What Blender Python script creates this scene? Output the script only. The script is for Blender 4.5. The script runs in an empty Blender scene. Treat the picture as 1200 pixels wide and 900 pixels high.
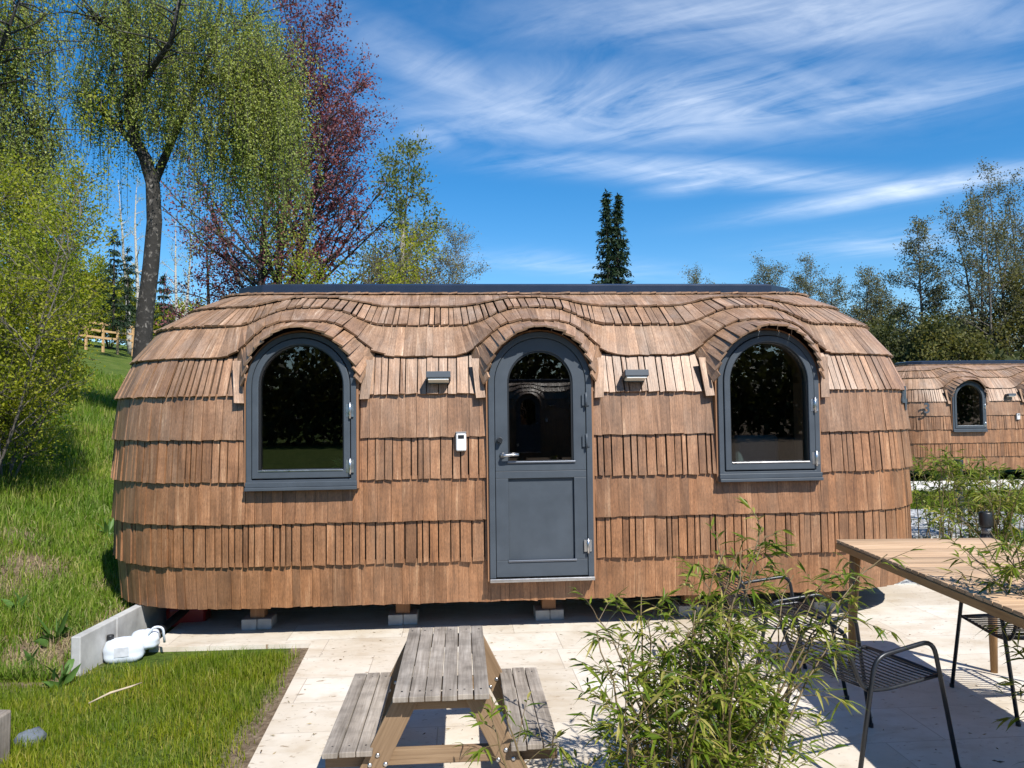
import bpy, math, random
import numpy as np
from mathutils import Vector, Matrix
R = math.radians
random.seed(11); rng = np.random.default_rng(5)
sc = bpy.context.scene
COL = sc.collection

# ------------------------------------------------------------------ camera
F = 900.0
PITCH, ROLL, EYE = R(2.23), R(-0.72), 1.8
cd = bpy.data.cameras.new('camera'); cam = bpy.data.objects.new('camera', cd); COL.objects.link(cam)
cd.sensor_width = 36; cd.lens = 27.0; cd.clip_end = 2000; cd.clip_start = 0.05
CM = Matrix.Translation((0, 0, EYE)) @ Matrix.Rotation(R(90) + PITCH, 4, 'X') @ Matrix.Rotation(ROLL, 4, 'Z')
cam.matrix_world = CM
sc.camera = cam
def at(px, py, d):
    """world point seen at photo pixel (1200x900) at depth d along +y"""
    v = CM.to_3x3() @ Vector(((px - 600) / F, (450 - py) / F, -1))
    return Vector((0, 0, EYE)) + v * (d / v.y)

# ------------------------------------------------------------------ mesh helpers
class MB:
    def __init__(s): s.v = []; s.f = []; s.uv = []; s.sm = []
    def face(s, idx, uv=None, smooth=False):
        s.f.append(idx); s.uv.append(uv or [(0, 0)] * len(idx)); s.sm.append(smooth)
    def hexa(s, p, L=None, W=None, T=None, uo=None):
        """8 points: bottom ring 0-3, top ring 4-7; v runs 0->4"""
        b = len(s.v); s.v += [tuple(q) for q in p]
        P = [Vector(q) for q in p]
        u0, v0 = uo if uo else (random.uniform(0, 50), random.uniform(0, 50))
        for q in ((0, 3, 2, 1), (4, 5, 6, 7), (0, 1, 5, 4), (1, 2, 6, 5), (2, 3, 7, 6), (3, 0, 4, 7)):
            a, c, d = P[q[0]], P[q[1]], P[q[3]]
            w, h = (c - a).length, (d - a).length
            if q in ((0, 3, 2, 1), (4, 5, 6, 7)):
                uv = [(u0, v0), (u0 + w, v0), (u0 + w, v0 + h), (u0, v0 + h)]
            else:
                uv = [(u0, v0), (u0 + w, v0), (u0 + w, v0 + h), (u0, v0 + h)]
            s.face(tuple(b + i for i in q), uv)
    def box(s, c, size, M=None, axis=2):
        """axis = the grain direction"""
        x, y, z = (k / 2 for k in size); c = Vector(c)
        if axis == 2: ring = [(-x, -y), (x, -y), (x, y), (-x, y)]; p = [(a, b, -z) for a, b in ring] + [(a, b, z) for a, b in ring]
        elif axis == 0: ring = [(-y, -z), (y, -z), (y, z), (-y, z)]; p = [(-x, a, b) for a, b in ring] + [(x, a, b) for a, b in ring]
        else: ring = [(-z, -x), (z, -x), (z, x), (-z, x)]; p = [(b, -y, a) for a, b in ring] + [(b, y, a) for a, b in ring]
        p = [Vector(q) for q in p]
        if M is not None: p = [M @ q for q in p]
        s.hexa([q + c for q in p])
    def beam(s, a, b, w, h, up=(0, 0, 1)):
        """board from a to b: width w across, thickness h along up"""
        a, b = Vector(a), Vector(b); d = (b - a).normalized(); up = Vector(up)
        sd = d.cross(up).normalized(); up = sd.cross(d).normalized()
        off = [-sd * w / 2 - up * h / 2, sd * w / 2 - up * h / 2, sd * w / 2 + up * h / 2, -sd * w / 2 + up * h / 2]
        s.hexa([a + o for o in off] + [b + o for o in off])
    def tube(s, pts, r, n=8, cap=True):
        pts = [Vector(p) for p in pts]
        rs = r if isinstance(r, (list, tuple)) else [r] * len(pts)
        b = len(s.v); ref = None; L = 0
        for i, p in enumerate(pts):
            d = (pts[min(i + 1, len(pts) - 1)] - pts[max(i - 1, 0)])
            d = d.normalized() if d.length > 1e-9 else Vector((0, 0, 1))
            if ref is None:
                ref = d.cross(Vector((0, 0, 1)) if abs(d.z) < .9 else Vector((1, 0, 0))).normalized()
            ref = (ref - d * ref.dot(d)); ref = ref.normalized() if ref.length > 1e-6 else d.orthogonal().normalized()
            q = d.cross(ref)
            for k in range(n):
                a = 2 * math.pi * k / n
                s.v.append(tuple(p + (ref * math.cos(a) + q * math.sin(a)) * rs[i]))
        for i in range(len(pts) - 1):
            l0 = L; L += (pts[i + 1] - pts[i]).length
            for k in range(n):
                k2 = (k + 1) % n
                ua, ub = k / n * 2 * math.pi * rs[0], (k + 1) / n * 2 * math.pi * rs[0]
                s.face((b + i * n + k, b + i * n + k2, b + (i + 1) * n + k2, b + (i + 1) * n + k), [(ua, l0), (ub, l0), (ub, L), (ua, L)], True)
        if cap:
            s.face(tuple(b + k for k in reversed(range(n)))); e = b + (len(pts) - 1) * n
            s.face(tuple(e + k for k in range(n)))
    def lathe(s, prof, c=(0, 0, 0), n=24, M=None):
        b = len(s.v); c = Vector(c)
        for r, z in prof:
            for k in range(n):
                a = 2 * math.pi * k / n
                p = Vector((r * math.cos(a), r * math.sin(a), z))
                if M is not None: p = M @ p
                s.v.append(tuple(p + c))
        for i in range(len(prof) - 1):
            for k in range(n):
                k2 = (k + 1) % n
                s.face((b + i * n + k, b + i * n + k2, b + (i + 1) * n + k2, b + (i + 1) * n + k), None, True)
        s.face(tuple(b + k for k in reversed(range(n)))); e = b + (len(prof) - 1) * n
        s.face(tuple(e + k for k in range(n)))
    def build(s, name, mat, parent=None, bevel=0, seg=2):
        me = bpy.data.meshes.new(name); me.from_pydata(s.v, [], s.f)
        uvl = me.uv_layers.new(name='UVMap')
        flat = np.array([c for f in s.uv for uv in f for c in uv], dtype=np.float32)
        uvl.data.foreach_set('uv', flat)
        me.polygons.foreach_set('use_smooth', np.array(s.sm, dtype=bool))
        me.materials.append(mat); me.update()
        o = bpy.data.objects.new(name, me); COL.objects.link(o)
        if parent is not None: o.parent = parent
        if bevel:
            m = o.modifiers.new('bevel', 'BEVEL'); m.width = bevel; m.segments = seg; m.limit_method = 'ANGLE'; m.angle_limit = R(40)
        return o

def np_mesh(name, V, faces_idx, k, mat, parent=None, smooth=False):
    """V (n,3); faces_idx flat int array of k-gons, or list of (arr,k)"""
    me = bpy.data.meshes.new(name)
    parts = faces_idx if isinstance(faces_idx, list) else [(faces_idx, k)]
    loops = np.concatenate([p[0].ravel() for p in parts]).astype(np.int32)
    starts = []; s0 = 0
    for a, kk in parts:
        n = a.size // kk; starts.append(s0 + np.arange(n) * kk); s0 += a.size
    starts = np.concatenate(starts).astype(np.int32)
    me.vertices.add(len(V)); me.vertices.foreach_set('co', np.ascontiguousarray(V, dtype=np.float32).ravel())
    me.loops.add(len(loops)); me.loops.foreach_set('vertex_index', loops)
    me.polygons.add(len(starts)); me.polygons.foreach_set('loop_start', starts)
    me.materials.append(mat); me.update(calc_edges=True); me.validate()
    if smooth: me.polygons.foreach_set('use_smooth', np.ones(len(starts), dtype=bool))
    o = bpy.data.objects.new(name, me); COL.objects.link(o)
    if parent is not None: o.parent = parent
    return o

def unit(a): return a / np.maximum(np.linalg.norm(a, axis=-1, keepdims=True), 1e-9)

def leaf_mesh(name, P, D, L, W, mat, parent=None, fold=0.0):
    """rhombic leaves: base P, direction D, length L, width W"""
    P = np.asarray(P, float); D = unit(np.asarray(D, float)); n = len(P)
    L = np.broadcast_to(L, n)[:, None]; W = np.broadcast_to(W, n)[:, None]
    S = unit(np.cross(D, rng.normal(size=(n, 3)))); N = np.cross(D, S)
    V = np.empty((n, 4, 3))
    V[:, 0] = P; V[:, 1] = P + D * L * .42 + S * W / 2 + N * fold * W; V[:, 2] = P + D * L; V[:, 3] = P + D * L * .42 - S * W / 2 + N * fold * W
    return np_mesh(name, V.reshape(-1, 3), np.arange(4 * n), 4, mat, parent)

def long_leaves(name, P, D, L, W, mat, parent=None, droop=.25):
    """lanceolate leaves, folded along the midrib and drooping: 7 verts"""
    P = np.asarray(P, float); D = unit(np.asarray(D, float)); n = len(P)
    L = np.broadcast_to(L, n)[:, None]; W = np.broadcast_to(W, n)[:, None]
    up = np.array([0, 0, 1.0]) + rng.normal(size=(n, 3)) * .45
    S = unit(np.cross(D, up)); N = np.cross(S, D)
    dr = np.array([0, 0, -1.0]) * (droop * rng.uniform(.1, 2.2, n))[:, None]
    V = np.empty((n, 8, 3))
    c1 = P + D * L * .3 + dr * L * .09; c2 = P + D * L * .65 + dr * L * .42
    V[:, 0] = P; V[:, 7] = P + D * L + dr * L
    V[:, 1] = c1 + S * W / 2 + N * W * .18; V[:, 2] = c1; V[:, 3] = c1 - S * W / 2 + N * W * .18
    V[:, 4] = c2 + S * W * .38 + N * W * .12; V[:, 5] = c2; V[:, 6] = c2 - S * W * .38 + N * W * .12
    b = (np.arange(n) * 8)[:, None]
    tri = np.concatenate([b + np.array(t) for t in ((0, 1, 2), (0, 2, 3), (4, 7, 5), (5, 7, 6))], 0)
    quad = np.concatenate([b + np.array(t) for t in ((1, 4, 5, 2), (2, 5, 6, 3))], 0)
    return np_mesh(name, V.reshape(-1, 3), [(tri, 3), (quad, 4)], 0, mat, parent)

def tag(o, label=None, cat=None, group=None, kind=None):
    if label: o['label'] = label
    if cat: o['category'] = cat
    if group: o['group'] = group
    if kind: o['kind'] = kind
    return o
def empty(name, loc=(0, 0, 0), rz=0, label=None, cat=None, group=None):
    o = bpy.data.objects.new(name, None); COL.objects.link(o); o.location = loc; o.rotation_euler = (0, 0, rz)
    o.empty_display_size = .2
    return tag(o, label, cat, group)
def copy_tree(o, parent=None):
    c = o.copy(); COL.objects.link(c)
    if parent is not None: c.parent = parent
    for ch in [k for k in bpy.data.objects if k.parent == o]: copy_tree(ch, c)
    return c

# ------------------------------------------------------------------ materials
def nt_mat(name):
    m = bpy.data.materials.new(name); m.use_nodes = True
    return m, m.node_tree.nodes, m.node_tree.links, m.node_tree.nodes['Principled BSDF']
def ramp(nodes, stops, interp='LINEAR'):
    r = nodes.new('ShaderNodeValToRGB'); r.color_ramp.interpolation = interp
    e = r.color_ramp.elements
    while len(e) < len(stops): e.new(.5)
    for k, (p, c) in enumerate(stops):
        e[k].position = p; e[k].color = (*c, 1) if len(c) == 3 else c
    return r
def noise(nodes, links, vec, scale, detail=4, rough=.55, dist=0):
    n = nodes.new('ShaderNodeTexNoise'); n.inputs['Scale'].default_value = scale; n.inputs['Detail'].default_value = detail
    n.inputs['Roughness'].default_value = rough; n.inputs['Distortion'].default_value = dist
    if vec is not None: links.new(vec, n.inputs['Vector'])
    return n
def mapping(nodes, links, vec, scale=(1, 1, 1), rot=(0, 0, 0), loc=(0, 0, 0)):
    m = nodes.new('ShaderNodeMapping'); m.inputs['Scale'].default_value = scale; m.inputs['Rotation'].default_value = rot; m.inputs['Location'].default_value = loc
    links.new(vec, m.inputs['Vector']); return m
def mix(nodes, links, a, b, fac, mode='MIX'):
    m = nodes.new('ShaderNodeMix'); m.data_type = 'RGBA'; m.blend_type = mode
    for k, x in ((6, a), (7, b), (0, fac)):
        if isinstance(x, (int, float)): m.inputs[k].default_value = x
        elif isinstance(x, tuple): m.inputs[k].default_value = (*x, 1)
        else: links.new(x, m.inputs[k])
    return m.outputs[2]
def bump(nodes, links, h, bsdf, strength=.3, dist=.01):
    b = nodes.new('ShaderNodeBump'); b.inputs['Strength'].default_value = strength; b.inputs['Distance'].default_value = dist
    links.new(h, b.inputs['Height']); links.new(b.outputs[0], bsdf.inputs['Normal'])

def plain(name, col, rough=.5, metal=0, var=.0, scale=20, spec=.5):
    m, N, L, b = nt_mat(name)
    b.inputs['Base Color'].default_value = (*col, 1); b.inputs['Roughness'].default_value = rough; b.inputs['Metallic'].default_value = metal
    b.inputs['Specular IOR Level'].default_value = spec
    if var:
        tc = N.new('ShaderNodeTexCoord'); n = noise(N, L, tc.outputs['Object'], scale, 5, .6)
        r = ramp(N, [(.25, tuple(c * (1 - var) for c in col)), (.75, tuple(min(1, c * (1 + var)) for c in col))])
        L.new(n.outputs[0], r.inputs[0]); L.new(r.outputs[0], b.inputs['Base Color'])
        rr = N.new('ShaderNodeMapRange'); rr.inputs[3].default_value = max(0, rough - .1); rr.inputs[4].default_value = min(1, rough + .12)
        L.new(n.outputs[0], rr.inputs[0]); L.new(rr.outputs[0], b.inputs['Roughness'])
    return m
def wood(name, cols, rough=.75, grain=1.0, island=.35, gloss=.3, attr=None, spots=0, grit=False):
    """cols: dark..light ramp; UV v runs with the grain"""
    m, N, L, b = nt_mat(name)
    uv = N.new('ShaderNodeUVMap')
    g1 = noise(N, L, mapping(N, L, uv.outputs[0], (90, 3.2, 1)).outputs[0], 1, 5, .6, .4)
    g2 = noise(N, L, mapping(N, L, uv.outputs[0], (14, 1.6, 1)).outputs[0], 1, 3, .5, .6)
    mx = N.new('ShaderNodeMath'); mx.operation = 'MULTIPLY_ADD'; mx.inputs[1].default_value = .5
    L.new(g1.outputs[0], mx.inputs[0])
    h = N.new('ShaderNodeMath'); h.operation = 'MULTIPLY'; h.inputs[1].default_value = .5; L.new(g2.outputs[0], h.inputs[0]); L.new(h.outputs[0], mx.inputs[2])
    k = len(cols); r = ramp(N, [(.3 + .4 * i / (k - 1), c) for i, c in enumerate(cols)])
    L.new(mx.outputs[0], r.inputs[0]); col = r.outputs[0]
    geo = N.new('ShaderNodeNewGeometry')
    ir = ramp(N, [(0, (1 - island,) * 3), (.5, (1, 1, 1)), (1, (1 + island * .6, 1 + island * .55, 1 + island * .5))])
    L.new(geo.outputs['Random Per Island'], ir.inputs[0]); col = mix(N, L, col, ir.outputs[0], 1.0, 'MULTIPLY')
    if grit:
        gn = noise(N, L, mapping(N, L, uv.outputs[0], (120, 34, 1)).outputs[0], 1, 3, .7)
        gr_ = ramp(N, [(.30, (.62, .60, .58)), (.5, (1, 1, 1)), (.66, (1.18, 1.18, 1.18)), (.74, (1.75, 1.8, 1.85))]); L.new(gn.outputs[0], gr_.inputs[0])
        col = mix(N, L, col, gr_.outputs[0], 1.0, 'MULTIPLY')
        tcs = N.new('ShaderNodeTexCoord'); sk = noise(N, L, mapping(N, L, tcs.outputs['Object'], (5.5, 5.5, .9)).outputs[0], 1, 5, .62, .3)   # silvering in streaks down the wall
        skr = ramp(N, [(.47, (0,) * 3), (.74, (.22,) * 3)]); L.new(sk.outputs[0], skr.inputs[0])
        col = mix(N, L, col, (.30, .245, .195), skr.outputs[0])
    if attr:
        a = N.new('ShaderNodeAttribute'); a.attribute_name = attr
        col = mix(N, L, col, a.outputs['Color'], 1.0, 'MULTIPLY')
    if spots:
        tc = N.new('ShaderNodeTexCoord'); sn = noise(N, L, tc.outputs['Object'], 7, 4, .6)
        sr = ramp(N, [(.42, (1, 1, 1)), (.62, (1 - spots,) * 3)]); L.new(sn.outputs[0], sr.inputs[0])
        col = mix(N, L, col, sr.outputs[0], 1.0, 'MULTIPLY')
    L.new(col, b.inputs['Base Color']); b.inputs['Roughness'].default_value = rough; b.inputs['Specular IOR Level'].default_value = gloss
    bump(N, L, g1.outputs[0], b, .35 * grain, .004)
    return m
def foliage(name, stops, trans=.35, rough=.55, patch=None, tcol=None):
    """stops: colours across the leaves (random per leaf)"""
    m, N, L, b = nt_mat(name); out = N['Material Output']
    geo = N.new('ShaderNodeNewGeometry'); k = len(stops)
    r = ramp(N, [(i / max(1, k - 1), c) for i, c in enumerate(stops)]); L.new(geo.outputs['Random Per Island'], r.inputs[0]); col = r.outputs[0]
    if patch:
        tc = N.new('ShaderNodeTexCoord'); n = noise(N, L, tc.outputs['Object'], patch[0], 3, .6)
        pr = ramp(N, [(.35, patch[1]), (.65, patch[2])]); L.new(n.outputs[0], pr.inputs[0]); col = mix(N, L, col, pr.outputs[0], 1.0, 'MULTIPLY')
    L.new(col, b.inputs['Base Color']); b.inputs['Roughness'].default_value = rough; b.inputs['Specular IOR Level'].default_value = .18
    t = N.new('ShaderNodeBsdfTranslucent'); tm = mix(N, L, col, tcol or (1.25, 1.2, .7), 1.0, 'MULTIPLY'); L.new(tm, t.inputs[0])
    ms = N.new('ShaderNodeMixShader'); ms.inputs[0].default_value = trans
    L.new(b.outputs[0], ms.inputs[1]); L.new(t.outputs[0], ms.inputs[2]); L.new(ms.outputs[0], out.inputs['Surface'])
    return m
def bark(name, c1, c2, scale=(6, 6, 2), thr=(.4, .6)):
    m, N, L, b = nt_mat(name)
    tc = N.new('ShaderNodeTexCoord'); n = noise(N, L, mapping(N, L, tc.outputs['Object'], scale).outputs[0], 1, 6, .65, .5)
    r = ramp(N, [(thr[0], c1), (thr[1], c2)]); L.new(n.outputs[0], r.inputs[0]); L.new(r.outputs[0], b.inputs['Base Color'])
    b.inputs['Roughness'].default_value = .9; bump(N, L, n.outputs[0], b, .8, .03)
    return m

M = {}
M['shingle'] = wood('shingle', [(.10, .050, .026), (.215, .112, .056), (.285, .155, .084), (.46, .31, .20)], .50, 1.6, .22, .6, 'weather', .2, grit=True)
M['hull'] = plain('hull_wood', (.06, .035, .022), .9, var=.3)
M['reveal'] = wood('reveal_wood', [(.2, .1, .05), (.29, .15, .08), (.36, .2, .11)], .7, .6, .1)
M['frame'] = plain('anthracite_paint', (.056, .068, .083), .45, var=.14, scale=5, spec=.28)
M['ridge'] = plain('ridge_metal', (.022, .030, .052), .25, .3, var=.2, scale=4)
M['steel'] = plain('brushed_steel', (.55, .55, .56), .3, 1.0, var=.1)
M['lampwhite'] = plain('lamp_diffuser', (.75, .73, .68), .4)
M['dark'] = plain('dark_plastic', (.012, .013, .015), .4)
M['white'] = plain('white_plastic', (.56, .61, .68), .45, var=.05, scale=12)
M['red'] = plain('red_plastic', (.28, .015, .015), .4, var=.1)
M['concrete'] = plain('concrete', (.37, .37, .36), .88, var=.34, scale=5)
M['padconc'] = plain('pad_concrete', (.36, .36, .35), .9, var=.2, scale=14)
M['sofa'] = plain('teal_fabric', (.1, .15, .15), .9, var=.1, scale=30)
M['interior'] = plain('interior_panel', (.10, .06, .04), .8, var=.2)
M['chairmetal'] = plain('chair_metal', (.016, .019, .025), .35, .3, var=.25, scale=25)
M['greywood'] = wood('weathered_grey_wood', [(.14, .115, .09), (.29, .25, .21), (.45, .40, .345)], .85, 1.6, .22, .2, None, .3)
M['legwood'] = wood('brown_timber', [(.12, .075, .04), (.22, .145, .085), (.31, .215, .13)], .8, 1.2, .15, .25)
M['teak'] = wood('teak_slats', [(.31, .19, .11), (.46, .31, .19), (.58, .42, .28)], .65, .8, .28, .3)
M['teakleg'] = wood('teak_leg', [(.22, .115, .045), (.32, .18, .075), (.4, .24, .11)], .55, .6, .1, .4)
M['fence'] = wood('fence_wood', [(.34, .2, .09), (.46, .29, .14), (.54, .36, .19)], .8, .8, .15)
M['birchbark'] = bark('birch_bark', (.022, .02, .018), (.24, .22, .20), (11, 11, 9), (.55, .72))
M['palebark'] = bark('pale_birch_bark', (.09, .08, .07), (.42, .40, .36), (3, 3, 7), (.35, .5))
M['darkbark'] = bark('dark_bark', (.022, .018, .015), (.075, .06, .05), (9, 9, 2))
M['greybark'] = bark('grey_bark', (.06, .052, .045), (.16, .14, .12), (8, 8, 2))
M['cane'] = plain('bamboo_cane', (.12, .085, .035), .5, var=.35, scale=30)
M['birchleaf'] = foliage('birch_leaf', [(.19, .25, .05), (.29, .35, .08), (.42, .46, .18)], .5, .5, (.35, (.75, .8, .8), (1.15, 1.1, 1.0)))
M['shrubleaf'] = foliage('willow_leaf', [(.20, .23, .014), (.31, .33, .024), (.44, .42, .07)], .52, .5, (.5, (.75, .9, .9), (1.12, 1.06, 1.0)))
M['beechleaf'] = foliage('copper_beech_leaf', [(.12, .038, .05), (.20, .07, .078), (.29, .12, .115)], .35, .5, (.5, (.7, .7, .75), (1.1, 1.1, 1.05)), (1.3, .8, .8))
M['greenleaf'] = foliage('young_green_leaf', [(.09, .12, .03), (.14, .17, .035), (.17, .2, .05)], .4)
M['paleleaf'] = foliage('pale_sparse_leaf', [(.16, .15, .055), (.22, .2, .08)], .35)
M['needle'] = foliage('dark_needle', [(.012, .025, .013), (.02, .04, .018), (.032, .055, .024)], .1, .6)
M['alderleaf'] = foliage('alder_leaf', [(.085, .09, .042), (.13, .132, .062), (.18, .175, .09)], .3)
M['hedgeleaf'] = foliage('hedge_leaf', [(.085, .092, .03), (.14, .14, .045), (.19, .18, .065)], .42, .5, (.4, (.7, .75, .8), (1.15, 1.1, 1.0)))
M['backleaf'] = foliage('wood_leaf', [(.05, .06, .022), (.085, .095, .032)], .3)
M['bamboo'] = foliage('bamboo_leaf', [(.045, .085, .008), (.09, .14, .012), (.14, .19, .018), (.20, .23, .03), (.36, .31, .10)], .35, .38)
M['dock'] = foliage('dock_leaf', [(.07, .14, .03), (.1, .19, .045)], .3, .45)
M['grass'] = foliage('lawn_grass', [(.085, .135, .006), (.15, .205, .008), (.215, .255, .018), (.32, .29, .08)], .35, .5, (1.6, (.72, .85, .8), (1.12, 1.02, 1.0)))
M['bankgrass'] = foliage('bank_grass', [(.075, .15, .012), (.125, .215, .016), (.185, .26, .03), (.33, .32, .12)], .35, .5, (.7, (.7, .85, .85), (1.2, 1.05, 1.0)))
M['deadgrass'] = foliage('dead_grass', [(.3, .23, .13), (.42, .34, .2)], .2, .7)
M['stick'] = plain('dry_stick', (.42, .34, .24), .85, var=.2)
M['stone'] = plain('grey_stone', (.11, .13, .16), .85, var=.3, scale=18)

def glass_mat():
    m, N, L, b = nt_mat('window_glass'); out = N['Material Output']; N.remove(b)
    fr = N.new('ShaderNodeFresnel'); fr.inputs[0].default_value = 1.5
    tr = N.new('ShaderNodeBsdfTransparent'); tr.inputs[0].default_value = (.72, .76, .76, 1)
    gl = N.new('ShaderNodeBsdfGlossy'); gl.inputs['Roughness'].default_value = .01
    mu = N.new('ShaderNodeMath'); mu.operation = 'MULTIPLY'; mu.inputs[1].default_value = 3.0; L.new(fr.outputs[0], mu.inputs[0])
    ms = N.new('ShaderNodeMixShader'); L.new(mu.outputs[0], ms.inputs[0]); L.new(tr.outputs[0], ms.inputs[1]); L.new(gl.outputs[0], ms.inputs[2])
    L.new(ms.outputs[0], out.inputs[0]); return m
M['glass'] = glass_mat()

# ------------------------------------------------------------------ terrain
def sstep(a, b, x):
    t = np.clip((x - a) / (b - a), 0, 1); return t * t * (3 - 2 * t)
def wob(x, y, s):
    return np.sin(x * 1.7 * s + 1.3) * np.cos(y * 1.3 * s + .4) + .5 * np.sin(x * 3.1 * s + y * 2.3 * s) + .3 * np.sin(x * 6.7 * s - y * 5.1 * s + 2)
def T(x, y):
    x = np.asarray(x, float); y = np.asarray(y, float)
    u = -x - 3.15
    S = sstep(5.3, 6.7, y + .35 * sstep(.3, 2, u))
    g = .2 * sstep(-.02, .02, u) * (1 - sstep(11, 14, y)) + .06 * np.clip(u, 0, 1.1) + .33 * np.clip(u - 1.1, 0, 3) + .18 * np.maximum(u - 4.1, 0)
    dep = .035 * np.maximum(y - 8, 0) * sstep(0, 4, u)
    z = S * np.where(u > -.02, g + dep, 0)
    z = z + 5 * (1 - sstep(-75, -44, y))  # unseen rise added behind the camera to close sky gaps mirrored in panes
    z = np.where(z > 8, 8 + 9 * (1 - np.exp(-(z - 8) / 9)), z)
    rough = .012 * wob(x, y, 1.0) + .05 * wob(x, y, .35) * sstep(0, 2, u) * S
    flat = 1 - sstep(-3.4, -3.1, x) * sstep(5.8, 6.2, y) * (1 - sstep(5.4, 6.5, x)) * (1 - sstep(9, 10, y))
    return z - .035 + rough * flat
PHI = R(4.1)
# patio outline (world, clockwise)
PATIO = [(-1.18, -1.5), (-1.32, 3.4), (-1.62, 6.17), (-2.88, 6.11), (-2.95, 6.9), (-3.0, 9.6), (5.3, 10.1), (5.6, 8.0), (5.3, -1.5)]
def in_patio(x, y, pad=0):
    x = np.asarray(x, float); y = np.asarray(y, float)
    xl = np.interp(y, [-1.5, 3.4, 6.17], [-1.18, -1.32, -1.62])
    a = (x > xl - pad) & (x < 5.4 + pad) & (y < 9.9 + pad)
    b = (x > -2.93 - pad) & (x < 5.4 + pad) & (y > 6.13 - pad) & (y < 9.9 + pad)
    return a | b
def dirt_mask(x, y):
    """bare soil: along the patio kerb, at the toe of the bank by the wall"""
    xl = np.interp(y, [-1.5, 3.4, 6.17], [-1.18, -1.32, -1.62])
    w = .24 + .07 * wob(x, y, 1.5)
    a = np.clip(1 - np.maximum(xl - x, 0) / w, 0, 1) * (y < 6.3)
    b = np.exp(-(((x + 3.55) / .38) ** 2 + ((y - 5.75) / .42) ** 2)) * 1.25
    b2 = np.exp(-(((x + 3.3) / .16) ** 2)) * (y > 5.4) * (y < 8) * .9
    c = np.clip(wob(x * 1.1, y * 1.1, .9) - .95, 0, 1) * 1.6 * (x < -3.3) * (y > 5.6)
    e = np.exp(-(((x + 2.55) / .16) ** 2 + ((y - 3.75) / .2) ** 2)) * .8
    f = sum(k * np.exp(-(((x - px) / r) ** 2 + ((y - py) / (r * 1.3)) ** 2)) for px, py, r, k in ((-4.6, 7.4, .3, 1.0), (-5.2, 8.0, .28, .9), (-4.45, 6.65, .3, .95), (-3.9, 7.3, .16, .8), (-5.0, 6.9, .25, .9)))
    return np.clip(np.maximum.reduce([a, b, b2, c, e, f]), 0, 1)
xs = np.unique(np.concatenate([-3.2 - np.geomspace(.07, 400, 90), -3.2 + np.geomspace(.03, 500, 90), np.arange(-7, 6.1, .16), [-3.165, -3.135]]))
ys = np.unique(np.concatenate([-40 - np.arange(0, 44, 2.5), np.arange(-4, 16, .16), 16 + np.geomspace(.2, 600, 70), -4 - np.geomspace(.3, 300, 24)]))
X, Y = np.meshgrid(xs, ys); Z = T(X, Y)
V = np.stack([X.ravel(), Y.ravel(), Z.ravel()], 1); nx, ny = len(xs), len(ys)
i0 = (np.arange(ny - 1)[:, None] * nx + np.arange(nx - 1)[None]).ravel()
Q = np.stack([i0, i0 + 1, i0 + nx + 1, i0 + nx], 1)
def ground_mat():
    m, N, L, b = nt_mat('ground_soil_and_turf')
    tc = N.new('ShaderNodeTexCoord'); P = tc.outputs['Object']
    n1 = noise(N, L, P, 1.3, 5, .6); n2 = noise(N, L, P, 26, 6, .7)
    gr = ramp(N, [(.3, (.05, .085, .014)), (.5, (.085, .125, .02)), (.7, (.12, .145, .035))]); L.new(n1.outputs[0], gr.inputs[0])
    f = ramp(N, [(.3, (.45,) * 3), (.7, (1.35,) * 3)]); L.new(n2.outputs[0], f.inputs[0])
    g = mix(N, L, gr.outputs[0], f.outputs[0], 1.0, 'MULTIPLY')
    dr = ramp(N, [(.25, (.07, .05, .034)), (.5, (.17, .125, .085)), (.72, (.3, .24, .17))]); L.new(n2.outputs[0], dr.inputs[0])
    a = N.new('ShaderNodeAttribute'); a.attribute_name = 'dirt'
    ad = N.new('ShaderNodeMath'); ad.operation = 'MULTIPLY_ADD'; ad.inputs[1].default_value = .7; L.new(n2.outputs[0], ad.inputs[0]); L.new(a.outputs['Fac'], ad.inputs[2])
    rr = ramp(N, [(.55, (0,) * 3), (.85, (1,) * 3)]); L.new(ad.outputs[0], rr.inputs[0])
    L.new(mix(N, L, g, dr.outputs[0], rr.outputs[0]), b.inputs['Base Color']); b.inputs['Roughness'].default_value = .95; b.inputs['Specular IOR Level'].default_value = .1
    bump(N, L, n2.outputs[0], b, .8, .04); return m
ground = np_mesh('ground', V, Q.ravel(), 4, ground_mat(), smooth=True); tag(ground, kind='structure')
at_ = ground.data.attributes.new('dirt', 'FLOAT', 'POINT'); at_.data.foreach_set('value', dirt_mask(X, Y).ravel().astype(np.float32))

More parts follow.
